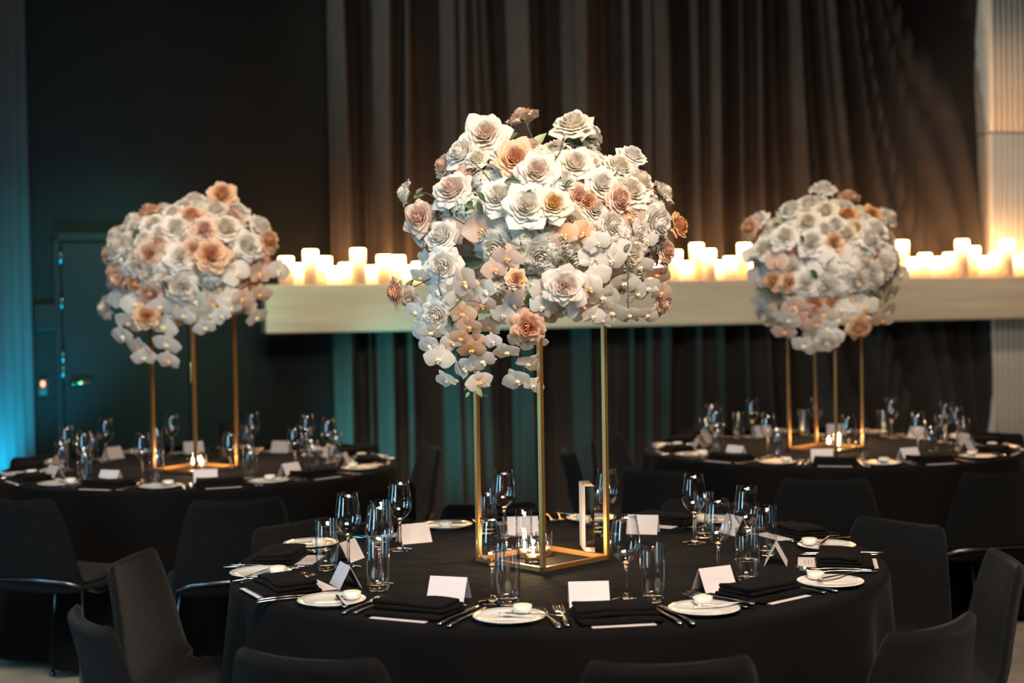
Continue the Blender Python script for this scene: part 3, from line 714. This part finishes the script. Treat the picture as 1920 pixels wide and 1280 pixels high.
def orchid_me(col):
    if col not in OM:
        b = MB()
        for i, (a, L_, W_, z0) in enumerate(PA): opetal(b, a, L_, W_, z0, i*3.3)
        OM[col] = b.mesh('orchid', M['p_'+col], 'rad')
        bb = MB(); bb.lathe([(0, -.25), (.05, -.2), (.08, -.05), (.12, .02), (.05, .05), (0, .05)], 8)
        OP[col] = [bb.mesh('orchid', M['p_'+col], 'rad')]
        for i, (a, L_, W_, z0) in enumerate(PA):
            b = MB(); opetal(b, a, L_, W_, z0, i*3.3); OP[col].append(b.mesh('petal', M['p_'+col], 'rad'))
    return col
def hydr_me(col):
    if col not in HY:
        b = MB(); rnd = random.Random(5)
        for i in range(34):
            z = 1-(i+.5)/34*1.15; r = math.sqrt(max(0, 1-z*z)); a = i*2.4
            d = Vector((r*math.cos(a), r*math.sin(a), z)).normalized(); q = d.to_track_quat('Z', 'Y')
            P = d*rnd.uniform(.72, .92); a1 = rnd.uniform(0, 6)
            for k in range(4):
                aa = a1+k*PI/2; ca, sa = math.cos(aa), math.sin(aa)
                def fn(u, v):
                    t = u*2-1; wv = .17*math.sin(PI*min(1, v*.85+.12)); x = .30*v; y = wv*t
                    return P + q @ Vector((x*ca-y*sa, x*sa+y*ca, .05*v-.06*t*t))
                b.grid(fn, 2, 3, lambda u, v: .2+.5*v)
        HY[col] = b.mesh('hydrangea', M['p_'+col], 'rad')
    return HY[col]
def leaf_mesh(mat):
    b = MB()
    def fn(u, v):
        t = u*2-1; wv = .27*math.sin(PI*v**.8)*(1-.25*v)
        return Vector((wv*t, v, .10*abs(t)*wv/.27 - .28*v*v + .02*math.sin(v*20)*abs(t)))
    b.grid(fn, 4, 8); return b.mesh('leaf', mat)
LM = {'d': leaf_mesh(M['leafd']), 'l': leaf_mesh(M['leafl'])}
b = MB()
for k in range(5):
    a = k*2*PI/5; b.add([(.05*math.cos(a-.5), .05*math.sin(a-.5), -.30), (.05*math.cos(a+.5), .05*math.sin(a+.5), -.30), (.42*math.cos(a+.15), .42*math.sin(a+.15), -.12), (.62*math.cos(a), .62*math.sin(a), .05), (.42*math.cos(a-.15), .42*math.sin(a-.15), -.12)], [(0, 1, 2, 3, 4)])
b.lathe([(0, -.42), (.12, -.38), (.15, -.25), (.06, -.15)], 8); me_cal = b.mesh('sepals', M['leafd'])
def orient(n, spin):
    q = Vector(n).normalized().to_track_quat('Z', 'Y')
    return (q.to_matrix() @ Matrix.Rotation(spin, 3, 'Z')).to_euler()
class Arr:
    def __init__(s, cx, cy, D, rx, rz, ry, label, group, cxy, H_ST):
        s.D = D; s.c = on_y(cx, cy, D); s.R = Vector((rx, ry, rz)); s.k = D/F
        s.root = thing('flower_arrangement', label, 'flower arrangement', group, s.c)
        s.used = []
        # foam ball with a moss cage, reaching down to the top of the stand
        b = MB(); b.lathe([(0, -1)]+[(math.sin(PI*i/14), -math.cos(PI*i/14)) for i in range(1, 14)]+[(0, 1)], 24)
        b.v = [tuple(Vector(v)*(1+.06*noise.noise(Vector(v)*4))) for v in b.v]
        me = b.mesh('foam_core', M['moss']); o = ob('foam_core', me, s.root, None, None, s.R*.66); o['label'] = 'mossy foam core'
        zb = TH+H_ST+.002-s.c.z; b = MB(); b.lathe([(0, zb), (.085, zb), (.09, zb+.01), (.12, -s.R.z*.5), (0, -s.R.z*.45)], 20)
        q = Vector((cxy[0]-s.c.x, cxy[1]-s.c.y, 0)); ob('foam_base', b.mesh('foam_base', M['moss']), s.root, q)
    def pos(s, px, py, dep=None):
        p = on_y(px, py, s.D); d = p-s.c
        q = (d.x/s.R.x)**2 + (d.z/s.R.z)**2
        if dep is None:
            dep = s.R.y*math.sqrt(max(0.0, 1-min(1, q)))*.92
            if d.z < -.4*s.R.z and abs(d.x) < .7*s.R.x: dep = max(dep, .225)
        P = on_y(px, py, s.D-dep) - s.c
        n = Vector((P.x/s.R.x**2, P.y/s.R.y**2, P.z/s.R.z**2))
        return P, (n.normalized() if n.length > 1e-6 else Vector((0, -1, 0)))
    def rose(s, px, py, dia, col, n=None, dep=None, split=False, cal=False, P=None):
        if P is None:
            P, nn = s.pos(px, py, dep); n = Vector(n) if n else (nn*.75+Vector((random.uniform(-.25, .25), -.35, random.uniform(-.05, .35))))
            s.used.append((P.copy(), dia*s.k*.5))
        sc = dia*s.k*.5*1.08; k = rose_me(col, random.randrange(3)); e = orient(n, random.uniform(0, 6))
        o = ob('rose', RI[k] if split else RM[k], s.root, P, e, (sc,)*3); o['label'] = f'{COLN[col]} rose'
        if split:
            for i in range(6):
                ob('petal', RP[k], o, (0, 0, random.uniform(-.05, .03)), (random.uniform(-.18, .18), random.uniform(-.28, .12), i*PI/3+random.uniform(-.15, .15)), (random.uniform(.92, 1.1),)*3)
        if cal: ob('sepals', me_cal, o)
        return o
    def orchid(s, px, py, dia, col, n=None, dep=None, split=False, P=None, spin=None):
        if P is None:
            P, nn = s.pos(px, py, dep); n = Vector(n) if n else (nn*.6+Vector((random.uniform(-.4, .4), -.5, random.uniform(-.3, .25))))
            s.used.append((P.copy(), dia*s.k*.42))
        sc = dia*s.k*.5*1.05; orchid_me(col); e = orient(n, (spin if spin is not None else random.uniform(-.7, .7)))
        o = ob('orchid', OP[col][0] if split else OM[col], s.root, P, e, (sc,)*3); o['label'] = f'{COLN[col]} moth orchid bloom'
        if split:
            for me in OP[col][1:]: ob('petal', me, o, None, (random.uniform(-.15, .15), random.uniform(-.15, .15), 0))
        ob('lip', LIPS[col in ('white', 'green')], o)
        return o
    def hydr(s, px, py, dia, col='green', dep=None, P=None, n=None):
        if P is None:
            P, n = s.pos(px, py, dep); s.used.append((P.copy(), dia*s.k*.5)); 
        o = ob('hydrangea', hydr_me(col), s.root, P - Vector(n).normalized()*dia*s.k*.25, orient(n, random.uniform(0, 6)), (dia*s.k*.55,)*3); o['label'] = 'pale hydrangea head'
    def leaf(s, px, py, px2, py2, kind='d', dep=None):
        P, n = s.pos(px, py, dep); Q_, _ = s.pos(px2, py2, dep if dep is not None else None)
        d = Q_-P; L_ = d.length; y = d.normalized(); z = (Vector((random.uniform(-.3, .3), -1, random.uniform(-.1, .5)))); z = (z-y*z.dot(y)).normalized(); x = y.cross(z)
        mt = Matrix((x, y, z)).transposed()
        ob('leaf', LM[kind], s.root, P, mt.to_euler(), (L_,)*3)['label'] = 'dark green leaf' if kind == 'd' else 'pale green leaf'
    def stem(s, pts, dep, r=.0018):
        b = MB(); q = []
        for i, (x, y) in enumerate(pts): q.append(on_y(x, y, s.D-dep)-s.c)
        qq = []
        for i in range(len(q)-1):
            for k in range(4): qq.append(q[i].lerp(q[i+1], k/4))
        qq.append(q[-1]); b.tube(qq, r, 6); ob('stem', b.mesh('stem', M['stem']), s.root)
    def fill(s, n, dia, mix, seed, minz=-1.0, keep=.50, only_back=False):
        rnd = random.Random(seed)
        for i in range(n):
            z = 1-2*(i+.5)/n; r = math.sqrt(1-z*z); a = i*2.39996
            d = Vector((r*math.cos(a), r*math.sin(a), z))
            if z < minz: continue
            P = Vector((d.x*s.R.x, d.y*s.R.y, d.z*s.R.z))*rnd.uniform(.82, .95)
            nn = Vector((d.x/s.R.x, d.y/s.R.y, d.z/s.R.z)).normalized()
            if any((P-u[0]).length < u[1]*keep for u in s.used): continue
            k = rnd.random(); D_ = dia*rnd.uniform(.8, 1.15)
            n2 = nn + Vector((rnd.uniform(-.3, .3), rnd.uniform(-.3, .1), rnd.uniform(-.3, .3)))
            acc = 0
            for kind, col, pr in mix:
                acc += pr
                if k <= acc:
                    if kind == 'r': s.rose(0, 0, D_*1.15, col, n2, P=P)
                    elif kind == 'o': s.orchid(0, 0, D_*1.2, col, n2, P=P)
                    elif kind == 'h': s.hydr(0, 0, D_*1.25, col, P=P, n=nn)
                    else:
                        y = (nn.cross(Vector((rnd.uniform(-1, 1), rnd.uniform(-1, 1), rnd.uniform(-1, 1))))).normalized(); y = (y+nn*.5).normalized(); x = y.cross(nn).normalized(); z_ = x.cross(y)
                        ob('leaf', LM[col], s.root, P, Matrix((x, y, z_)).transposed().to_euler(), (.07,)*3)['label'] = 'green leaf'
                    break
            s.used.append((P, D_*s.k*.35))
COLN = {'white': 'white', 'cream': 'cream', 'pinkcream': 'cream rose-hearted', 'blush': 'blush pink', 'peach': 'peach', 'coral': 'coral', 'orange': 'apricot orange', 'yellow': 'yellow-centred cream', 'green': 'greenish white'}
random.seed(21)
A = Arr(1028, 425, 4.02, .335, .235, .31, 'large centre bouquet of white and peach roses and orchids on the near gold stand', 'flower arrangements', (S1.x, S1.y), .70)
R_ = [ (980, 222, 56, 'blush', (-.3, .1, .8), -.05, 1), (1075, 238, 74, 'cream', (-.1, -.5, .8), 0, 1), (1106, 254, 56, 'cream', (.6, .3, .5), -.08, 0),
 (910, 256, 80, 'pinkcream', (-.1, -.9, .35), .05, 1), (868, 290, 68, 'white', (-.6, -.6, .4), .06, 1), (835, 311, 52, 'blush', (-.7, -.4, .3), .0, 0),
 (965, 299, 66, 'peach', (0, -.95, .3), .22, 1), (1007, 323, 66, 'pinkcream', (-.1, -.9, .3), .27, 1), (1044, 286, 62, 'cream', (.1, -.4, .8), .12, 1),
 (1078, 310, 66, 'cream', (.1, -.8, .5), .22, 1), (1185, 294, 54, 'white', (.4, -.5, .7), .02, 1), (1191, 346, 58, 'cream', (.7, .3, .3), .03, 0),
 (1128, 322, 56, 'cream', (.3, -.4, .7), .12, 1), (1242, 362, 50, 'cream', (.8, -.1, .5), .0, 1), (1152, 358, 52, 'cream', (.3, -.8, .4), .16, 0),
 (761, 362, 44, 'cream', (-.95, -.1, .1), .05, 0), (787, 408, 60, 'blush', (-.5, -.8, .1), .08, 1), (850, 358, 72, 'pinkcream', (-.4, -.8, .5), .15, 1),
 (934, 370, 64, 'white', (-.1, -.9, .3), .27, 1), (986, 387, 74, 'white', (0, -1, .15), .31, 1), (1037, 384, 58, 'yellow', (.1, -.9, .3), .31, 1),
 (1271, 423, 48, 'orange', (.8, -.5, .3), .03, 1), (830, 445, 62, 'white', (-.5, -.7, .4), .18, 1), (832, 498, 62, 'white', (-.4, -.9, -.1), .2, 1),
 (1176, 398, 62, 'white', (.5, -.8, .1), .18, 1), (1058, 535, 66, 'pinkcream', (0, -.95, -.1), .27, 1), (745, 548, 52, 'coral', (-.9, -.4, -.1), .08, 1),
 (820, 590, 60, 'white', (-.4, -.8, -.2), .16, 1), (990, 612, 60, 'coral', (.05, -.9, -.35), .22, 1), (968, 523, 38, 'peach', (.2, -.9, .1), .3, 0),
 (1120, 345, 54, 'cream', (.2, -.9, .3), .2, 0), (895, 300, 46, 'cream', (-.3, -.6, .6), .12, 0), (1247, 470, 48, 'blush', (.7, -.6, .1), .05, 0),
 (790, 440, 44, 'white', (-.7, -.5, -.2), .05, 0), (1242, 568, 44, 'blush', (.7, -.6, -.4), .04, 0), (1100, 378, 50, 'peach', (.2, -.95, .1), .25, 0),
 (770, 560, 40, 'cream', (-.5, -.8, -.3), .08, 0)]
for (x, y, d, c_, n_, dep, sp) in R_: A.rose(x, y, d, c_, n_, dep, split=bool(sp), cal=(x < 790 or x > 1165 or y < 260))
O_ = [(901, 429, 66, 'blush', .24, 1), (1058, 440, 54, 'peach', .30, 1), (1095, 437, 54, 'peach', .29, 1), (1103, 360, 52, 'peach', .22, 0), (952, 484, 56, 'blush', .29, 1), (928, 505, 50, 'blush', .27, 0),
 (872, 529, 66, 'blush', .24, 1), (868, 588, 54, 'peach', .22, 1), (880, 612, 50, 'peach', .22, 1), (865, 634, 46, 'peach', .22, 1), (884, 655, 52, 'peach', .23, 1),
 (805, 647, 50, 'white', .18, 1), (823, 672, 58, 'white', .18, 1), (904, 676, 58, 'white', .20, 1), (838, 712, 50, 'white', .19, 1), (898, 716, 52, 'pinkcream', .2, 1), (925, 640, 40, 'white', .2, 0),
 (950, 659, 50, 'white', .2, 1), (992, 680, 54, 'white', .2, 1), (970, 712, 58, 'white', .2, 1), (1000, 722, 40, 'white', .2, 0), (1131, 557, 66, 'white', .2, 1), (1110, 484, 60, 'white', .26, 1), (1146, 487, 58, 'white', .25, 1),
 (1118, 520, 60, 'white', .25, 1), (1170, 530, 58, 'white', .2, 1), (1200, 500, 54, 'white', .16, 1), (1195, 550, 58, 'white', .15, 1), (1148, 585, 62, 'white', .17, 1), (1210, 450, 54, 'white', .16, 1), (1233, 514, 54, 'blush', .1, 1), (1240, 548, 50, 'blush', .08, 0),
 (1095, 590, 50, 'white', .18, 0), (1175, 375, 50, 'white', .19, 0), (800, 488, 50, 'white', .12, 1), (860, 560, 50, 'white', .2, 0), (790, 620, 52, 'white', .14, 0), (905, 570, 54, 'blush', .22, 1), (940, 560, 50, 'white', .2, 0), (845, 615, 44, 'white', .17, 0), (975, 640, 50, 'white', .19, 1),
 (965, 585, 52, 'pinkcream', .18, 0), (1010, 640, 36, 'white', .18, 0), (780, 585, 46, 'white', .12, 0), (1070, 575, 46, 'blush', .16, 0), (1215, 590, 44, 'white', .1, 0), (1180, 590, 46, 'white', .13, 0), (935, 600, 44, 'white', .18, 0)]
for (x, y, d, c_, dep, sp) in O_: A.orchid(x, y, d, c_, None, dep, split=bool(sp))
for (x, y, d, c_) in [(975, 447, 70, 'green'), (1010, 495, 68, 'green'), (1040, 470, 62, 'green'), (880, 395, 52, 'green'), (1005, 545, 50, 'green'), (925, 545, 44, 'green'), (905, 335, 48, 'green'), (1155, 440, 52, 'white'), (1035, 350, 46, 'green')]:
    A.hydr(x, y, d, c_)
for (x, y, d, c_, dep) in [(1060, 582, 50, 'white', .21), (1092, 572, 50, 'blush', .21), (1112, 592, 46, 'white', .2), (962, 572, 48, 'white', .22), (985, 590, 46, 'blush', .21), (1018, 575, 54, 'white', .24), (1040, 590, 44, 'cream', .18), (985, 560, 52, 'blush', .22), (1075, 555, 52, 'white', .24), (1018, 545, 52, 'white', .25), (945, 590, 50, 'white', .22), (910, 545, 54, 'white', .24), (1130, 600, 44, 'white', .16), (1105, 540, 54, 'pinkcream', .25), (1160, 470, 54, 'white', .24), (1200, 425, 50, 'white', .18), (1215, 540, 50, 'white', .14), (1120, 455, 50, 'white', .29), (820, 545, 52, 'white', .18), (790, 520, 48, 'white', .1), (848, 640, 50, 'white', .16), (808, 622, 50, 'white', .16), (890, 640, 50, 'blush', .18), (870, 690, 48, 'white', .17), (918, 612, 48, 'cream', .17)]:
    A.orchid(x, y, d, c_, None, dep, split=True)
for l in [(915, 243, 950, 234, 'd', .02), (935, 262, 972, 246, 'd', .02), (998, 278, 1022, 245, 'l', .0), (985, 285, 1000, 262, 'd', .0), (1070, 262, 1098, 272, 'd', .0), (1100, 268, 1120, 278, 'd', -.03),
          (1145, 325, 1160, 352, 'd', .08), (1165, 335, 1168, 372, 'd', .1), (1170, 352, 1190, 372, 'd', .1), (1190, 390, 1215, 360, 'd', .04), (1205, 378, 1238, 372, 'd', .04), (1205, 418, 1252, 410, 'l', .06), (1200, 412, 1222, 396, 'l', .06),
          (895, 360, 912, 378, 'd', .3), (885, 375, 872, 398, 'd', .29), (895, 378, 905, 402, 'd', .3), (870, 385, 892, 390, 'd', .3), (945, 342, 978, 338, 'd', .30), (780, 365, 792, 350, 'd', .05), (775, 372, 795, 362, 'd', .05), (815, 395, 838, 402, 'd', .12),
          (997, 545, 993, 590, 'd', .24), (1005, 545, 1035, 575, 'l', .24), (1000, 540, 1040, 550, 'l', .24), (762, 540, 775, 522, 'd', .08), (842, 590, 850, 615, 'd', .2), (1235, 455, 1228, 470, 'd', .1), (893, 725, 905, 745, 'l', .2), (880, 735, 872, 745, 'l', .2),
          (1110, 405, 1125, 385, 'd', .26), (1170, 470, 1182, 455, 'd', .24), (985, 365, 1005, 355, 'd', .32), (1060, 350, 1072, 335, 'd', .28)]:
    A.leaf(*l)
for p, d in [([(1055, 262), (1050, 285), (1036, 308)], .25), ([(885, 303), (903, 318), (920, 340)], .26), ([(822, 402), (850, 408), (872, 421)], .24), ([(783, 360), (800, 362), (815, 370)], .04),
             ([(1160, 318), (1150, 332), (1136, 345)], .2), ([(1195, 380), (1215, 372), (1228, 366)], .05), ([(1178, 478), (1177, 530), (1178, 578)], .27), ([(1178, 555), (1190, 552), (1198, 558)], .27), ([(1178, 482), (1188, 478), (1194, 480)], .27),
             ([(776, 538), (792, 530), (812, 520)], .14), ([(867, 556), (855, 572), (842, 584)], .24), ([(877, 563), (890, 564), (900, 569)], .25), ([(935, 438), (942, 455), (948, 468)], .31), ([(853, 665), (862, 688), (868, 700)], .21), ([(1252, 405), (1240, 430), (1228, 450)], .06),
             ([(1170, 588), (1178, 598), (1195, 598)], .16), ([(1088, 584), (1096, 590), (1095, 596)], .18), ([(825, 505), (822, 535), (828, 555)], .24), ([(850, 600), (880, 650), (893, 735)], .16), ([(960, 600), (975, 660), (985, 700)], .15), ([(895, 735), (915, 744)], .19), ([(1000, 262), (990, 240), (985, 225)], 0), ([(1075, 262), (1080, 285)], -.02), ([(1245, 385), (1215, 400)], 0), ([(1183, 312), (1178, 340)], .02)]:
    A.stem(p, d)
b = MB()
for (x, y) in ((1089, 586), (1097, 595), (1096, 583), (1173, 600), (1194, 598), (877, 738), (873, 730)):
    p = on_y(x, y, 4.02-.16)-A.c; b.lathe([(0, -.006), (.004, -.004), (.0055, 0), (.004, .004), (0, .006)], 8, Matrix.Translation(p))
ob('orchid_buds', b.mesh('orchid_buds', M['leafd']), A.root)['kind'] = 'stuff'
A.fill(230, 58, [('r', 'cream', .16), ('r', 'white', .16), ('o', 'white', .20), ('o', 'blush', .10), ('h', 'green', .14), ('h', 'white', .08), ('r', 'blush', .08), ('l', 'd', .08)], 3)
# left arrangement
B_ = Arr(352, 492, S2.y-.03, .36, .265, .31, 'left bouquet of white and peach roses with trailing orchids, before the door', 'flower arrangements', (S2.x, S2.y), .75)
for (x, y, d, c_, n_) in [(365, 377, 38, 'white', (0, -.4, .9)), (417, 367, 46, 'peach', (.1, -.8, .5)), (222, 443, 42, 'white', (-.5, -.5, .6)), (210, 476, 42, 'blush', (-.7, -.6, .2)), (261, 427, 44, 'white', (-.4, -.6, .6)), (359, 409, 46, 'peach', None),
      (331, 430, 50, 'white', None), (383, 434, 46, 'blush', None), (423, 430, 50, 'cream', None), (444, 400, 44, 'white', (.3, -.5, .7)), (487, 424, 40, 'white', (.6, -.3, .5)), (502, 452, 42, 'peach', (.8, -.5, .2)), (298, 461, 46, 'blush', None), (395, 479, 54, 'peach', None), (462, 461, 50, 'white', None),
      (219, 510, 44, 'blush', None), (338, 482, 46, 'white', None), (341, 537, 48, 'white', None), (283, 549, 46, 'blush', None), (200, 577, 38, 'white', (-.8, -.5, 0)), (275, 592, 40, 'peach', (.2, -.9, -.1)), (290, 425, 44, 'white', None), (405, 395, 40, 'cream', (.1, -.5, .8))]:
    B_.rose(x, y, d*1.18, c_, n_, cal=(y < 380 or x < 225))
for (x, y, d, c_, dep) in [(444, 513, 44, 'white', None), (487, 513, 40, 'blush', None), (522, 508, 40, 'white', .05), (487, 552, 38, 'blush', .1), (481, 595, 36, 'white', .05), (362, 589, 42, 'white', .2), (395, 590, 40, 'white', .2), (384, 614, 34, 'white', .2), (243, 604, 44, 'white', .15), (231, 630, 40, 'white', .14), (262, 653, 42, 'pinkcream', .15),
      (270, 670, 36, 'white', .15), (307, 612, 44, 'white', .17), (313, 645, 42, 'white', .17), (316, 676, 36, 'pinkcream', .17), (255, 570, 44, 'white', .2), (225, 560, 40, 'white', .12), (320, 590, 40, 'white', .18), (430, 560, 40, 'white', None), (240, 540, 42, 'white', .15), (455, 575, 40, 'pinkcream', .1)]:
    B_.orchid(x, y, d*1.3, c_, None, dep)
for l in [(230, 460, 240, 440, 'd', .1), (305, 525, 315, 545, 'd', .3), (470, 425, 452, 440, 'd', .15), (262, 612, 285, 622, 'd', .17), (410, 392, 418, 380, 'd', .03), (375, 388, 360, 392, 'd', .03)]: B_.leaf(*l)
for (x, y, d, c_) in [(300, 575, 50, 'white'), (330, 572, 52, 'cream'), (365, 565, 54, 'white'), (400, 570, 52, 'pinkcream'), (432, 578, 50, 'white'), (455, 560, 48, 'blush'), (345, 592, 44, 'white'), (415, 592, 42, 'white')]:
    B_.orchid(x, y, d, c_, None, .225)
B_.stem([(417, 380), (412, 410)], 0); B_.stem([(365, 385), (372, 410)], 0); B_.stem([(250, 560), (235, 600), (262, 650)], .12); B_.stem([(300, 570), (310, 640), (316, 676)], .15)
B_.fill(190, 46, [('r', 'cream', .14), ('r', 'white', .20), ('o', 'white', .22), ('r', 'blush', .12), ('h', 'white', .14), ('h', 'green', .08), ('r', 'peach', .05), ('l', 'd', .05)], 5)
# right arrangement
D_ = Arr(1548, 488, S3.y-.03, .34, .29, .31, 'right bouquet of white and apricot roses, before the mantel candles', 'flower arrangements', (S3.x, S3.y), .70)
for (x, y, d, c_, n_) in [(1544, 357, 42, 'white', (0, -.4, .9)), (1590, 373, 40, 'peach', (.1, .2, .9)), (1484, 395, 42, 'white', None), (1517, 384, 40, 'white', (-.1, -.5, .8)), (1547, 398, 42, 'cream', None), (1588, 406, 38, 'orange', None), (1632, 407, 40, 'orange', (.2, -.9, .4)), (1664, 408, 38, 'white', (.6, -.4, .5)),
      (1407, 428, 36, 'peach', (-.8, -.5, .1)), (1424, 412, 32, 'white', (-.5, -.5, .6)), (1514, 420, 46, 'cream', None), (1473, 445, 46, 'white', None), (1615, 461, 44, 'white', None), (1522, 455, 46, 'white', None), (1432, 467, 40, 'white', None), (1604, 516, 38, 'peach', None), (1640, 500, 44, 'blush', None), (1451, 527, 36, 'peach', None),
      (1481, 530, 34, 'peach', None), (1511, 532, 44, 'white', None), (1528, 571, 38, 'coral', None), (1437, 590, 44, 'white', None), (1610, 612, 40, 'peach', (.1, -.8, -.5)), (1600, 435, 44, 'yellow', None), (1642, 440, 42, 'cream', None), (1565, 425, 44, 'white', None), (1550, 640, 40, 'white', (0, -.7, -.6))]:
    D_.rose(x, y, d*1.15, c_, n_, cal=(y < 380 or x < 1430))
for (x, y, d, c_, dep) in [(1457, 491, 40, 'blush', None), (1544, 494, 46, 'white', None), (1571, 483, 46, 'white', None), (1571, 525, 44, 'white', None), (1489, 576, 44, 'blush', None), (1421, 521, 42, 'white', None), (1621, 576, 44, 'cream', None), (1664, 584, 38, 'white', .1), (1655, 600, 36, 'pinkcream', .1), (1508, 648, 40, 'white', .15), (1530, 625, 40, 'white', .15), (1565, 640, 34, 'blush', .15), (1470, 622, 38, 'blush', .15),
      (1670, 552, 38, 'white', None), (1672, 485, 40, 'white', None), (1500, 603, 42, 'blush', .2), (1571, 600, 42, 'white', .2), (1414, 480, 40, 'white', .05), (1430, 560, 40, 'white', None), (1690, 515, 34, 'white', .02), (1600, 560, 42, 'cream', None)]:
    D_.orchid(x, y, d*1.25, c_, None, dep)
for l in [(1470, 420, 1455, 395, 'l', .1), (1465, 415, 1450, 412, 'l', .1), (1500, 440, 1510, 455, 'd', .3), (1520, 505, 1535, 525, 'd', .3), (1430, 540, 1452, 552, 'd', .2), (1625, 550, 1645, 552, 'd', .25), (1590, 388, 1600, 378, 'd', .03), (1650, 410, 1645, 425, 'd', .15), (1560, 460, 1575, 455, 'l', .3)]: D_.leaf(*l)
for (x, y, d, c_) in [(1480, 600, 48, 'white'), (1510, 585, 50, 'blush'), (1545, 590, 50, 'cream'), (1550, 615, 46, 'white'), (1580, 580, 50, 'white'), (1600, 598, 46, 'cream'), (1530, 608, 46, 'blush'), (1545, 560, 48, 'white'), (1563, 630, 44, 'white')]:
    D_.orchid(x, y, d, c_, None, .225)
D_.stem([(1544, 368), (1540, 400)], 0); D_.stem([(1590, 385), (1588, 405)], 0); D_.stem([(1472, 520), (1470, 545), (1480, 575)], .27); D_.stem([(1650, 530), (1650, 575)], .22)
D_.fill(190, 44, [('r', 'cream', .14), ('r', 'white', .22), ('o', 'white', .20), ('r', 'blush', .08), ('h', 'white', .14), ('h', 'green', .10), ('r', 'peach', .05), ('l', 'l', .05)], 9)
